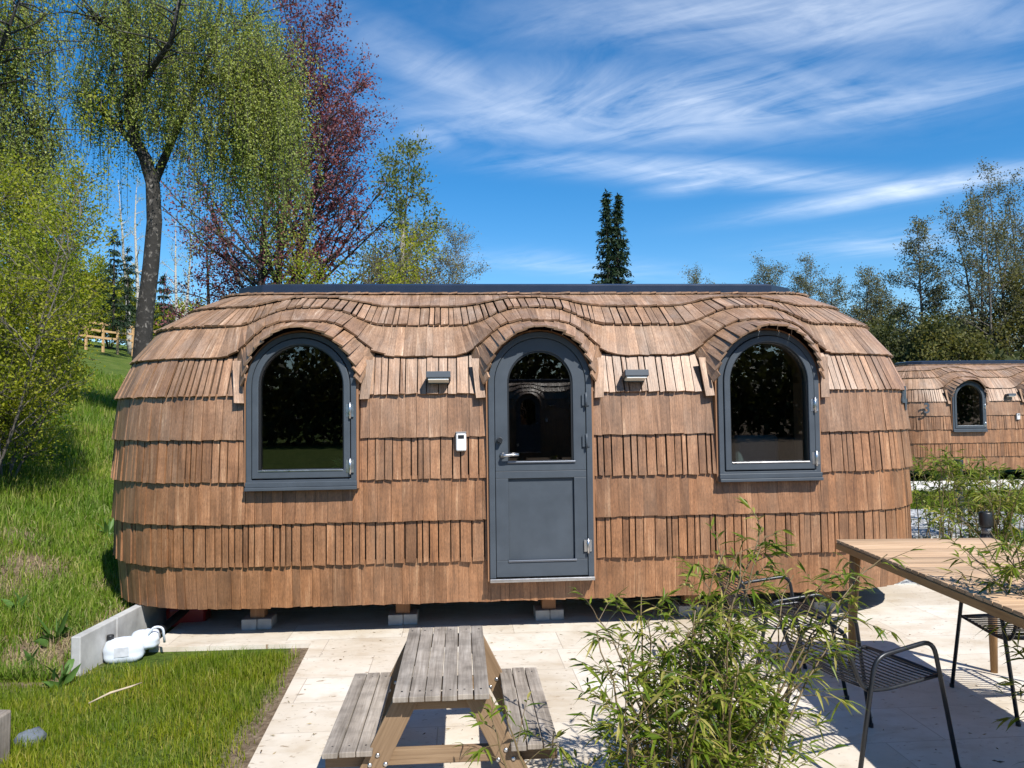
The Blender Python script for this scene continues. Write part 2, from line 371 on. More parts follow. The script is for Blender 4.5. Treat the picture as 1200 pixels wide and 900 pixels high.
def prism(name, poly, z0, z1, mat, kind='structure'):
    n = len(poly); v = [(x, y, z1) for x, y in poly] + [(x, y, z0) for x, y in poly]
    f = [tuple(range(n - 1, -1, -1))] + [(i, (i + 1) % n, n + (i + 1) % n, n + i) for i in range(n)]
    me = bpy.data.meshes.new(name); me.from_pydata(v, [], f); me.materials.append(mat)
    import bmesh
    bm = bmesh.new(); bm.from_mesh(me); bmesh.ops.recalc_face_normals(bm, faces=bm.faces); bm.to_mesh(me); bm.free()
    o = bpy.data.objects.new(name, me); COL.objects.link(o)
    if kind: o['kind'] = kind
    return o
def travertine():
    m, N, L, b = nt_mat('travertine_tiles')
    tc = N.new('ShaderNodeTexCoord'); P = tc.outputs['Object']
    mp = mapping(N, L, P, (1, 1, 1), (0, 0, -PHI), (.13, .07, 0))
    br = N.new('ShaderNodeTexBrick'); L.new(mp.outputs[0], br.inputs['Vector'])
    br.inputs['Scale'].default_value = 1; br.inputs['Brick Width'].default_value = .92; br.inputs['Row Height'].default_value = .46; br.inputs['Mortar Size'].default_value = .0042; br.inputs['Mortar Smooth'].default_value = .6
    br.offset = .37; br.squash = 1.5; br.squash_frequency = 3
    br.inputs['Color1'].default_value = (.0, .0, .0, 1); br.inputs['Color2'].default_value = (1, 1, 1, 1); br.inputs['Mortar'].default_value = (.5, .5, .5, 1)
    tone = ramp(N, [(0, (.56, .505, .425)), (.5, (.61, .56, .485)), (1, (.65, .61, .54))]); L.new(br.outputs['Color'], tone.inputs[0])
    vn = noise(N, L, mapping(N, L, mp.outputs[0], (2.6, 4.6, 1)).outputs[0], 1, 7, .68, .5)
    vr = ramp(N, [(.3, (.84, .79, .73)), (.5, (1.0, 1.0, 1.0)), (.75, (1.05, 1.04, 1.03))]); L.new(vn.outputs[0], vr.inputs[0])
    c = mix(N, L, tone.outputs[0], vr.outputs[0], 1.0, 'MULTIPLY')
    pn = noise(N, L, mapping(N, L, mp.outputs[0], (14, 36, 1)).outputs[0], 1, 3, .6, .3)
    pr = ramp(N, [(.63, (0,) * 3), (.72, (1,) * 3)]); L.new(pn.outputs[0], pr.inputs[0])
    c = mix(N, L, c, (.27, .19, .12), pr.outputs[0]); 
    sn = noise(N, L, P, 34, 2, .5); sr = ramp(N, [(.72, (0,) * 3), (.76, (1,) * 3)]); L.new(sn.outputs[0], sr.inputs[0])
    c = mix(N, L, c, (.12, .08, .05), sr.outputs[0])
    st = noise(N, L, P, 1.1, 5, .65); stt = ramp(N, [(.35, (.80, .75, .68)), (.6, (1, 1, 1))]); L.new(st.outputs[0], stt.inputs[0])
    c = mix(N, L, c, stt.outputs[0], 1.0, 'MULTIPLY')
    c = mix(N, L, c, (.43, .37, .30), br.outputs['Fac'])
    L.new(c, b.inputs['Base Color']); b.inputs['Roughness'].default_value = .6; b.inputs['Specular IOR Level'].default_value = .3
    iv = N.new('ShaderNodeMath'); iv.operation = 'SUBTRACT'; iv.inputs[0].default_value = 1; L.new(pr.outputs[0], iv.inputs[1])
    iv2 = N.new('ShaderNodeMath'); iv2.operation = 'SUBTRACT'; L.new(iv.outputs[0], iv2.inputs[0]); L.new(br.outputs['Fac'], iv2.inputs[1])
    bump(N, L, iv2.outputs[0], b, .5, .006); return m
patio = prism('patio', PATIO, -.12, 0, travertine())

def gravel_mat():
    m, N, L, b = nt_mat('gravel_chips')
    tc = N.new('ShaderNodeTexCoord'); v = N.new('ShaderNodeTexVoronoi'); v.inputs['Scale'].default_value = 22; L.new(tc.outputs['Object'], v.inputs['Vector'])
    sx = N.new('ShaderNodeSeparateColor'); L.new(v.outputs['Color'], sx.inputs[0])
    r = ramp(N, [(0, (.16, .16, .16)), (.5, (.34, .34, .34)), (1, (.55, .55, .54))]); L.new(sx.outputs[0], r.inputs[0]); L.new(r.outputs[0], b.inputs['Base Color'])
    b.inputs['Roughness'].default_value = .9; bump(N, L, v.outputs['Distance'], b, 1, .03); return m
prism('gravel_path', [(3.6, 10.6), (8.6, 11.2), (8.4, 13.9), (4.2, 13.5)], -.1, .012, gravel_mat())
prism('path', [(5.5, 16.9), (24, 18.1), (24, 19.7), (5.5, 18.6)], -.1, .03, M['concrete'].copy() if False else plain('pale_path', (.62, .6, .55), .8, var=.1))
prism('concrete_apron', [(3.0, 7.9), (6.6, 8.1), (6.8, 10.55), (3.2, 10.4)], -.1, .006, plain('apron_concrete', (.5, .5, .47), .8, var=.12, scale=3))

# ------------------------------------------------------------------ the shingled cabin
LS, KX, RE = 2.42, 1.28 / 1.45, 1.42
KXL = 1.42 / 1.45
PER = 4 * LS + 2 * math.pi * RE
LINES = [(.27, 1.385), (.61, 1.43), (.95, 1.45), (1.29, 1.455), (1.63, 1.45), (1.975, 1.432), (2.288, 1.317), (2.567, 1.12), (2.766, .845), (2.925, .56), (2.955, .34)]
WX = 1.94
OPEN = [(-WX, .44, 2.045, 1.225), (WX, .44, 2.045, 1.225), (0.0, .432, 2.05, .44)]     # centre, half width, spring z, sill z
HOODS = [o[0] for o in OPEN]
BUMP = {6: (.085, .285, .475, 4.0), 7: (.03, .15, .43, 3.4), 8: (.0, .085, .44, 3.0)}
def cap(t):
    """slightly squared half round, t 0..pi"""
    c, s = math.cos(t), math.sin(t); q = (abs(c) ** 2.4 + abs(s) ** 2.4) ** (-1 / 2.4)
    return s * q, c * q
def plan(u, o):
    u = u % PER
    if u < 2 * LS: return Vector((-LS + u, -o, 0))
    u -= 2 * LS
    if u < math.pi * RE:
        t = u / RE; sx, sy = cap(t); return Vector((LS + KX * o * sx, -o * sy, 0))
    u -= math.pi * RE
    if u < 2 * LS: return Vector((LS - u, o, 0))
    t = (u - 2 * LS) / RE; sx, sy = cap(t); return Vector((-LS - KXL * o * sx, o * sy, 0))
def hoodw(j, u):
    """displacement (do,dz) of row line j over the arched hoods on the front"""
    if j not in BUMP: return 0, 0
    uu = u % PER
    if uu > PER / 2 + LS: uu -= PER
    x = uu - LS; do, dz, s, p = BUMP[j]
    w = max(math.exp(-abs((x - h) / s) ** p) for h in HOODS)
    return do * w, dz * w
def line(j, u, hood=True):
    z, o = LINES[j]
    a, b = hoodw(j, u) if hood else (0, 0)
    p = plan(u, o + a); p.z = z + b; return p
SH_TINT = []; TW = .011
def shingle(mb, bl, br, tl, tr, out, t, tint, lift=.010, ext=.0):
    n = (br - bl).cross(tl - bl).normalized()
    if n.dot(out) < 0: n = -n
    dl, dr = (bl - tl).normalized(), (br - tr).normalized()
    bl = bl + dl * ext; br = br + dr * ext; tl = tl - dl * .015; tr = tr - dr * .015
    tl_ = random.uniform(0, .004); tr_ = random.uniform(.001, TW)
    p = [bl + n * (lift + tl_), br + n * (lift + tr_), br + n * (lift + t + tr_), bl + n * (lift + t + tl_), tl, tr, tr + n * t * .6, tl + n * t * .6]
    mb.hexa(p); SH_TINT.extend([tint] * 6)
def tint_row(r):
    w = max(0, min(1, (r - 2.5) / 4))               # upper rows weathered paler, lower rows kept warmer
    g = random.uniform(.86, 1.1); k = random.uniform(-.03, .03)
    c0 = (1.02, .90, .77); c1 = (1.22, 1.40, 1.62)
    return tuple((a + (b - a) * w) * g + kk for a, b, kk in zip(c0, c1, (k, 0, -k)))
def make_cladding():
    mb = MB()
    for r in range(10):
        gappy = r % 2 == 1 and r < 9
        u = random.uniform(0, .05); uend = u + PER
        while u < uend - .01:
            w = random.choice((.045, .055, .065, .075, .085, .10)) if gappy else random.choice((.06, .075, .085, .10, .115))
            if uend - u - w < .04: w = uend - u
            gap = random.uniform(.005, .016) if gappy else random.uniform(.0008, .003)
            segs = [(u + gap / 2, u + w - gap / 2, None)]
            u += w
            for (xc, hw, zs, z0) in OPEN:
                new = []
                for a, b, ztop in segs:
                    if a % PER > 2 * LS or r > 5: new.append((a, b, ztop)); continue
                    lo, hi = LS + xc - hw - .014, LS + xc + hw + .014
                    zb, zt = LINES[r][0], LINES[r + 1][0]
                    if zt <= z0 or b <= lo or a >= hi: new.append((a, b, ztop)); continue
                    if zb < z0 - .05:
                        for aa, bb, zz in ((a, min(b, lo), None), (max(a, lo), min(b, hi), z0), (max(a, hi), b, None)):
                            if bb - aa > .012: new.append((aa, bb, zz))
                    else:
                        for aa, bb in ((a, min(b, lo)), (max(a, hi), b)):
                            if bb - aa > .012: new.append((aa, bb, None))
                segs = new
            for a, b, ztop in segs:
                hood = r != 5
                # over a hood the courses fan out, tops leaning away from the arch
                def skew(x):
                    uu = x if x < PER / 2 + LS else x - PER
                    k = uu - LS; s = 0
                    if r in (6, 7):
                        for h in HOODS:
                            d = k - h; s += d * (.22 if r == 6 else .1) * math.exp(-(d / .6) ** 4)
                    return x + s
                bl, br_ = line(r, a, hood), line(r, b, hood); tl, tr = line(r + 1, skew(a), hood), line(r + 1, skew(b), hood)
                if ztop is not None:
                    f = (ztop - LINES[r][0]) / (LINES[r + 1][0] - LINES[r][0]); tl = bl.lerp(tl, f - .05); tr = br_.lerp(tr, f - .05)
                ax = ((tl + tr) * .5 - (bl + br_) * .5).normalized(); cc = br_ - bl; mid = (bl + br_) * .5
                if r >= 5: cc = cc - ax * cc.dot(ax) * .9
                bl, br_ = mid - cc * .5, mid + cc * .5
                t = random.uniform(.010, .024) if gappy else random.uniform(.013, .018)
                tw = random.uniform(-.004, .004)
                out = (bl + br_) * .5 - Vector((0, 0, 0)); out = Vector((0, out.y, .3)) if abs(bl.x) < LS else Vector((out.x - math.copysign(LS, out.x), out.y, .3))
                up = (tr - br_).normalized()
                shingle(mb, bl + up * tw, br_ - up * tw, tl, tr, out, t, tint_row(r), .014 if r < 5 else .017, random.uniform(.010, .017))
    # hood rims: boards stepping down each arch like scales, butt edges square
    for (xc, hw, zs, z0) in OPEN:
        ra, of = hw + .006, 1.665
        nb = 17; ths = [(-90 + 180 * (k + .5) / nb) + random.uniform(-1.5, 1.5) for k in range(nb)]
        for th in sorted(ths, key=lambda a: -abs(a)):
            t = R(th); sn, cs = math.sin(t), math.cos(t)
            p = Vector((xc + ra * sn, -of + .125 * sn * sn, zs + ra * cs))
            dx = (ra + .012) * sn + .085 * sn
            q = line(6, LS + xc + dx); q.z -= .004
            ax = (q - p).normalized()
            out = Vector((sn * .75, -.55, max(.12, cs))).normalized()
            wd = ax.cross(out).normalized()
            if wd.x < 0: wd = -wd
            w = random.uniform(.088, .108) * (1.0 if abs(th) < 70 else .95)
            a = wd * w / 2; e = random.uniform(.004, .02)
            ins = -Vector((sn, 0, 0)) * .0
            shingle(mb, p - a - ax * e, p + a - ax * e, q - a * .97, q + a * .97, out, random.uniform(.013, .017), tint_row(6), .002 + .011 * (1 - abs(th) / 90), 0)
        for sg in (-1, 1):
            x0, x1 = xc + sg * (hw + .022), xc + sg * (hw + .098)
            a, b = (x0, x1) if sg > 0 else (x1, x0)
            zb = zs - .125 + random.uniform(-.015, .015)
            shingle(mb, Vector((a, -1.492, zb)), Vector((b, -1.482, zb + random.uniform(-.006, .006))), Vector((a + sg * .03, -1.43, zs + .20)), Vector((b + sg * .03, -1.42, zs + .20)), Vector((0, -1, .2)), .015, tint_row(6), .004, 0)
    return mb
def cut(x, z, y):
    return y < 0 and any(abs(x - xc) < hw - .015 and z0 + .01 < z and ((z < zs) or (x - xc) ** 2 + (z - zs) ** 2 < (hw - .015) ** 2) for xc, hw, zs, z0 in OPEN)
def make_hull():
    mb = MB(); us = np.linspace(0, PER, 221)[:-1]
    prof = []
    for k in range(len(LINES) - 1):
        for t in np.linspace(0, 1, 6)[:-1]:
            (za, oa), (zb, ob) = LINES[k], LINES[k + 1]; prof.append((za + (zb - za) * t, oa + (ob - oa) * t - .006))
    prof.append((LINES[-1][0], LINES[-1][1]))
    n = len(us)
    for z, o in prof:
        for u in us:
            p = plan(float(u), o); mb.v.append((p.x, p.y, z))
    for i in range(len(prof) - 1):
        for k in range(n):
            q = (i * n + k, i * n + (k + 1) % n, (i + 1) * n + (k + 1) % n, (i + 1) * n + k)
            c = sum((Vector(mb.v[j]) for j in q), Vector()) / 4
            if not cut(c.x, c.z, c.y): mb.face(q)
    mb.face(tuple(reversed(range(n)))); e = (len(prof) - 1) * n; mb.face(tuple(e + k for k in range(n)))
    return mb
def arch(hw, z0, zs, n=28):
    """open path: left foot up over the arch to the right foot"""
    return [(-hw, z0)] + [(hw * math.sin(t), zs + hw * math.cos(t)) for t in np.linspace(-math.pi / 2, math.pi / 2, n)] + [(hw, z0)]
def ring(mb, A, B, yf, yb, closed=True):
    """A outer / B inner matched paths (x,z); front at y=yf, back at y=yb"""
    n = len(A); b = len(mb.v)
    for path, y in ((A, yf), (B, yf), (A, yb), (B, yb)): mb.v += [(x, y, z) for x, z in path]
    o1, i1, o2, i2 = b, b + n, b + 2 * n, b + 3 * n
    for k in range(n if closed else n - 1):
        j = (k + 1) % n
        sm = 0 < k < n - 2
        d = ((A[j][0] - A[k][0]) ** 2 + (A[j][1] - A[k][1]) ** 2) ** .5
        mb.face((o1 + k, i1 + k, i1 + j, o1 + j)); mb.face((o2 + k, o2 + j, i2 + j, i2 + k))
        uv = [(0, k * .1), (abs(yb - yf), k * .1), (abs(yb - yf), k * .1 + d), (0, k * .1 + d)]
        mb.face((o1 + k, o1 + j, o2 + j, o2 + k), [uv[0], uv[3], uv[2], uv[1]], sm); mb.face((i1 + k, i2 + k, i2 + j, i1 + j), [uv[0], uv[1], uv[2], uv[3]], sm)
    if not closed:
        mb.face((o1, o2, i2, i1)); e = n - 1; mb.face((o1 + e, i1 + e, i2 + e, o2 + e))
def pane(mb, P, y):
    b = len(mb.v); mb.v += [(x, y, z) for x, z in P]; mb.face(tuple(range(b, b + len(P))))

def hinge(mb, x, y, z, h=.1):
    mb.tube([(x, y, z - h / 2), (x, y, z - .004), (x, y, z + .004), (x, y, z + h / 2)], .0095, 10)
    mb.box((x - .018, y + .011, z), (.03, .006, h * .8)); mb.box((x + .016, y + .011, z), (.026, .006, h * .8))
def make_window(root, xc):
    xc0, hw, zs, z0 = [o for o in OPEN if o[0] == xc][0]
    YF = -1.525
    e = empty('window', (xc, 0, 0)); e.parent = root
    mb = MB(); ring(mb, arch(hw + .014, z0 - .012, zs), arch(hw - .002, z0 - .012, zs), -1.505, -1.02, False); mb.build('reveal', M['reveal'], e)
    mb = MB(); ring(mb, arch(hw - .003, z0, zs), arch(hw - .046, z0 + .072, zs), YF, -1.40); mb.build('frame', M['frame'], e, .005)
    mb = MB()
    for (ya, yb, za, zb) in ((-1.40, YF - .032, z0 - .016, z0 + .010), (-1.45, YF - .016, z0 + .0105, z0 + .052)):
        mb.box((0, (ya + yb) / 2, (za + zb) / 2), (2 * hw + .004, abs(yb - ya), zb - za), axis=0)
    mb.build('sill', M['frame'], e, .004)
    mb = MB(); ring(mb, arch(hw - .052, z0 + .080, zs), arch(hw - .102, z0 + .142, zs), YF - .012, -1.42); s = mb.build('sash', M['frame'], e, .006)
    mb = MB(); ring(mb, arch(hw - .1025, z0 + .1425, zs), arch(hw - .110, z0 + .150, zs), YF + .004, -1.44); mb.build('glazing_bead', M['dark'], s)
    mb = MB(); mb.box((0, YF - .002, z0 + .141), (2 * hw - .21, .03, .012), axis=0); mb.build('drip_rail', M['steel'], s, .002)
    mb = MB(); pane(mb, arch(hw - .106, z0 + .146, zs), -1.47); mb.build('pane', M['glass'], s)
    for z in (z0 + .17, z0 + .62):
        mb = MB(); hinge(mb, hw - .050, YF - .022, z, .13); mb.build('hinge', M['steel'], e)
    return e
def make_door(root):
    xc, hw, zs, z0 = OPEN[2]; YF = -1.525
    e = empty('door', (0, 0, 0)); e.parent = root
    mb = MB(); ring(mb, arch(hw + .014, z0 - .006, zs), arch(hw - .002, z0 - .006, zs), -1.505, -1.02, False); mb.build('reveal', M['reveal'], e)
    mb = MB(); ring(mb, arch(hw - .003, z0 + .02, zs), arch(hw - .052, z0 + .02, zs), YF, -1.40, False); mb.build('frame', M['frame'], e, .005)
    mb = MB(); mb.box((0, -1.475, z0 + .005), (2 * hw - .004, .15, .028), axis=0); mb.build('threshold', M['steel'], e, .003)
    # leaf: arched slab with glazed opening above and recessed panel below
    yl = YF + .008; gw = .272; gz0 = 1.40
    mb = MB(); ring(mb, arch(hw - .056, gz0 - .07, zs), arch(gw, gz0, zs), yl, -1.45)
    lf = mb.build('door_leaf', M['frame'], e, .004)
    mb = MB()
    zb = z0 + .028; zt = gz0 - .0715; pz0, pz1 = z0 + .16, gz0 - .13
    W = hw - .056
    mb.box((0, (yl - 1.45) / 2, (zb + pz0) / 2), (2 * W, abs(yl + 1.45), pz0 - zb), axis=0)
    mb.box((0, (yl - 1.45) / 2, (zt + pz1) / 2), (2 * W, abs(yl + 1.45), zt - pz1), axis=0)
    for sx in (-1, 1): mb.box((sx * (W + gw) / 2, (yl - 1.45) / 2, (pz0 + pz1) / 2), (W - gw - .0005, abs(yl + 1.45), pz1 - pz0 - .0005))
    mb.box((0, yl + .04, (pz0 + pz1) / 2), (2 * gw, .03, pz1 - pz0))
    mb.build('lower_panel', M['frame'], lf, .003)
    mb = MB(); ring(mb, arch(gw - .0005, gz0 + .0005, zs), arch(gw - .014, gz0 + .014, zs), yl + .012, -1.46); mb.build('glazing_bead', M['dark'], lf)
    sg = plain('satin_grey_metal', (.2, .22, .26), .3, .8)
    mb = MB(); mb.box((.005, yl - .006, gz0 + .002), (2 * gw + .02, .016, .014), axis=0); mb.build('drip_rail', sg, lf, .003)
    mb = MB(); mb.box((.005, yl - .004, pz0 - .004), (2 * gw + .02, .012, .016), axis=0); mb.build('panel_rail', sg, lf, .003)
    mb = MB(); pane(mb, arch(gw - .006, gz0 + .006, zs), -1.485); mb.build('pane', M['glass'], lf)
    hx, hz = -(hw - .115), 1.462
    Mx = Matrix.Rotation(R(90), 3, 'X')
    mb = MB(); mb.lathe([(.024, 0), (.024, .008), (.013, .012), (.011, .05)], (hx, yl, hz), 18, Mx)
    mb.tube([(hx, yl - .05, hz), (hx + .012, yl - .054, hz), (hx + .03, yl - .055, hz + .001), (hx + .075, yl - .055, hz + .004), (hx + .13, yl - .052, hz + .004)], [.011, .0125, .012, .011, .0105], 12)
    mb.build('handle', M['steel'], lf)
    mb = MB(); mb.lathe([(.026, 0), (.026, .012), (.02, .03), (.019, .045), (.012, .047)], (hx - .022, yl, hz + .125), 18, Mx); mb.build('lock_cylinder', M['steel'], lf)
    mb = MB(); mb.lathe([(.02, 0), (.019, .004)], (hx - .022, yl - .0465, hz + .125), 18, Mx); mb.build('lock_face', M['dark'], lf)
    for z, mm in ((z0 + .27, 'steel'), (z0 + 1.13, 'frame'), (z0 + 1.47, 'frame')):
        mb = MB(); hinge(mb, hw - .053, YF - .016, z, .12); mb.build('hinge', M[mm], e)
    return e
def text_mesh(ch, size, depth, name, mat, parent):
    c = bpy.data.curves.new('txt', 'FONT'); c.body = ch; c.size = size; c.extrude = depth; c.align_x = 'CENTER'; c.align_y = 'CENTER'; c.offset = .006
    o = bpy.data.objects.new('txt', c); COL.objects.link(o)
    bpy.context.view_layer.update()
    me = bpy.data.meshes.new_from_object(o.evaluated_get(bpy.context.evaluated_depsgraph_get()))
    bpy.data.objects.remove(o); me.name = name
    me.materials.clear(); me.materials.append(mat)
    n = bpy.data.objects.new(name, me); COL.objects.link(n); n.parent = parent
    return n
def make_cabin():
    root = empty('shingled_cabin', (.122, 7.862, 0), PHI, 'large rounded brown shingle cabin with arched grey door, standing on the patio', 'cabin', 'rounded shingle cabins')
    cl = make_cladding().build('shingle_cladding', M['shingle'], root)
    ca = cl.data.color_attributes.new('weather', 'FLOAT_COLOR', 'CORNER')
    arr = np.repeat(np.array([(*t, 1) for t in SH_TINT], dtype=np.float32), 4, 0); ca.data.foreach_set('color', arr.ravel())
    make_hull().build('hull', M['hull'], root)
    # ridge cap: flat metal strip with chamfered ends and a folded edge
    mb = MB(); w, x0, x1 = .50, -2.78, 2.70
    for zz, gx, gw in ((2.935, 0, 0), (3.042, .0, .0), (3.058, -.05, -.04)):
        mb.v += [(x0 - gx, -(w + gw) * .55, zz), (x0 + .28 - gx, -(w + gw), zz), (x1 - .28 + gx, -(w + gw), zz), (x1 + gx, -(w + gw) * .55, zz), (x1 + gx, (w + gw) * .55, zz), (x1 - .28 + gx, (w + gw), zz), (x0 + .28 - gx, (w + gw), zz), (x0 - gx, (w + gw) * .55, zz)]
    for l in range(2):
        for k in range(8): mb.face((l * 8 + k, l * 8 + (k + 1) % 8, l * 8 + 8 + (k + 1) % 8, l * 8 + 8 + k))
    mb.face(tuple(range(16, 24))); mb.face(tuple(reversed(range(8))))
    mb.build('ridge_cap', M['ridge'], root, .004)
    for x in (-WX, WX): make_window(root, x)
    make_door(root)
    for x in (-.835, .805):                       # wall lamps
        mb = MB(); Ml = Matrix.Rotation(R(-12), 3, 'X')
        mb.box((x, -1.50, 2.115), (.20, .14, .055), Ml, 0)
        mb.box((x, -1.43, 2.10), (.16, .05, .09), None, 0)
        lp = mb.build('wall_lamp', M['frame'], root, .006)
        mb = MB(); mb.box((x, -1.512, 2.084), (.168, .10, .02), Ml, 0); mb.build('diffuser', M['lampwhite'], lp, .003)
    mb = MB(); mb.box((-.655, -1.495, 1.575), (.085, .05, .15)); kb = mb.build('key_box', plain('key_box_white', (.68, .69, .7), .4), root, .014, 3)
    mb = MB(); mb.box((-.655, -1.521, 1.618), (.05, .006, .03)); mb.build('dial_window', M['dark'], kb, .004)
    mb = MB(); mb.box((-.655, -1.4945, 1.653), (.088, .052, .012)); mb.build('lid', plain('key_box_grey', (.2, .2, .21), .5), kb, .004)
    for x in (-2.4, -1.17, .1, 1.37, 2.6):
        for y in (-1.02, 1.02):
            mb = MB(); mb.box((x, y, .185), (.12, .12, .19)); po = mb.build('post', M['reveal'], root, .004)
            mb = MB(); mb.box((x - .06, y, .045), (.125, .2, .09)); mb.build('concrete_pad', M['padconc'], po, .006)
            mb = MB(); mb.box((x + .066, y + .01, .045), (.12, .2, .088)); mb.build('concrete_pad', M['padconc'], po, .006)
    for y in (-1, 1):
        mb = MB(); mb.box((0, y, .255), (5.6, .16, .05), None, 0); mb.build('floor_beam', M['reveal'], root)
    mb = MB(); mb.box((0, 0, .36), (5.4, 2.5, .04), None, 0); mb.build('interior_floor', M['interior'], root)
    return root
cabin = make_cabin()
others = [o for o in bpy.data.objects if o.parent == cabin]
cabin2 = copy_tree(cabin); cabin2.location = (13.2, 20.78, 0)
cabin2['label'] = 'smaller looking shingled cabin with dark ridge strip in the background at the right edge'
def number(root, ch, t_deg, z, xoff=None, size=.27):
    if xoff is None:
        t = R(t_deg); o = 1.432 if z > 1.8 else 1.45
        sx, sy = cap(t); p = Vector((LS + KX * o * sx, -o * sy, z)); n = Vector((math.sin(t), -math.cos(t), 0)).normalized()
    else:
        p = Vector((xoff, -1.45, z)); n = Vector((0, -1, 0))
    ang = math.atan2(n.x, -n.y)
    o = text_mesh(ch, size, .006, 'house_number', M['frame'], root)
    o.location = p + n * .034; o.rotation_euler = (R(90), 0, ang); return o
number(cabin, '4', 44, 1.885, None, .30)
cabin3 = copy_tree(cabin); cabin3.location = (3.6, -15.5, 0); cabin3.rotation_euler = (0, 0, PHI + math.pi)
for c_ in [k for k in bpy.data.objects if k.parent == cabin3 and k.name.startswith('house_number')]: bpy.data.objects.remove(c_)
cabin3['label'] = 'shingled cabin visible only as a dim reflection in the door glass'
number(cabin2, '3', 0, 1.80, -3.02, .36)

# things inside the main cabin, seen through the panes
def W(x, y, z): return cabin.matrix_world @ Vector((x, y, z))
bpy.context.view_layer.update()
so = empty('sofa', W(2.1, -.55, .385), PHI, 'teal grey sofa seen through the right arched window', 'sofa')
mb = MB(); mb.box((0, -.02, .28), (1.1, .62, .30)); mb.build('seat', M['sofa'], so, .05, 3)
mb = MB(); mb.box((-.02, -.28, .79), (.42, .16, .80)); mb.build('backrest', M['sofa'], so, .05, 3)
pt = empty('potted_plant', W(-1.66, -1.2, 0), PHI, 'small potted plant standing inside the left arched window', 'plant')
mb = MB(); mb.lathe([(.04, 1.262), (.055, 1.35), (.06, 1.352)], (0, 0, 0), 16); mb.build('pot', M['dark'], pt)
n = 70; a = rng.uniform(0, 6.28, n); D = np.stack([np.cos(a), np.sin(a), rng.uniform(.5, 2.2, n)], 1)
long_leaves('leaf', np.tile([[0, 0, 1.35]], (n, 1)) + rng.normal(size=(n, 3)) * .012, D, rng.uniform(.1, .17, n), .02, M['dock'], pt)
ta = empty('kitchen_counter', W(-1.95, -.98, .385), PHI, 'counter with pale woven cloth seen through the left arched window', 'counter')
mb = MB(); mb.box((0, 0, .42), (1.2, .62, .84)); mb.build('cabinet', M['interior'], ta, .004)
mb = MB(); mb.box((-.1, -.06, .852), (.62, .4, .02)); mb.build('cloth', plain('pale_cloth', (.55, .57, .58), .9, var=.25, scale=60), ta, .006)

# ------------------------------------------------------------------ patio furniture
def picnic():
    rz = R(3.8)
    e = empty('picnic_table', (-.37, 4.03, 0), rz, 'low weathered grey wooden picnic table with attached benches on the stone patio', 'picnic table')
    Lh = .56; h = .55; hb = .305
    def boards(name, xc, w, n, z, L, t=.024, par=e):
        mb = MB(); bw = w / n
        for k in range(n):
            x = xc - w / 2 + bw * (k + .5); dl = random.uniform(-.006, .006); tw = random.uniform(-.0025, .0025)
            mb.box((x, dl, z - t / 2 + random.uniform(-.0015, .0015)), (bw - random.uniform(.004, .008), 2 * L, t), Matrix.Rotation(tw, 3, 'Z'), 1)
        return mb.build(name, M['greywood'], par, .003)
    top = boards('tabletop', 0, .435, 6, h, Lh)
    sm = MB(); sm.lathe([(.005, 0), (.005, .002), (.001, .0025)], (0, 0, 0), 8); s0 = sm.build('screw', M['dark'], top)
    def screw(par, loc, first=[True]):
        o = s0 if first[0] else s0.copy()
        if not first[0]: COL.objects.link(o)
        first[0] = False; o.parent = par; o.location = loc
    for y in (-Lh + .07, Lh - .07):
        for k in range(6): screw(top, (-.435 / 2 + .0725 * (k + .5) + random.uniform(-.012, .012), y, h - .0005))
    for sx in (-1, 1):
        b = boards('bench', sx * .42, .225, 3, hb, Lh - .03)
        for y in (-Lh + .1, Lh - .1):
            for k in range(3): screw(b, (sx * .42 - .1125 + .075 * (k + .5), y, hb - .0005))
    for y in (-Lh + .09, Lh - .09):
        s = -1 if y < 0 else 1
        for sx in (-1, 1):
            mb = MB(); mb.beam((sx * .155, y, h - .026), (sx * .42, y, 0.0), .035, .105, (sx, 0, .55)); lg = mb.build('leg', M['legwood'], e, .004)
            for dx, dz in ((-.0, .02), (.035, -.02), (-.035, -.022)):
                mb = MB(); mb.lathe([(.011, 0), (.011, .004), (.005, .007)], (sx * (.29) + dx, y - .0175, hb - .055 + dz), 10, Matrix.Rotation(R(90), 3, 'X'))
                mb.build('bolt', M['steel'], lg)
        mb = MB(); mb.beam((-.53, y + .038, hb - .065), (.53, y + .038, hb - .065), .035, .07); mb.build('bench_support', M['legwood'], e, .004)
        mb = MB(); mb.beam((-.2, y - .038 * -1, h - .065), (.2, y + .038, h - .065), .035, .07); mb.build('top_batten', M['legwood'], e, .004)
    return e
picnic()

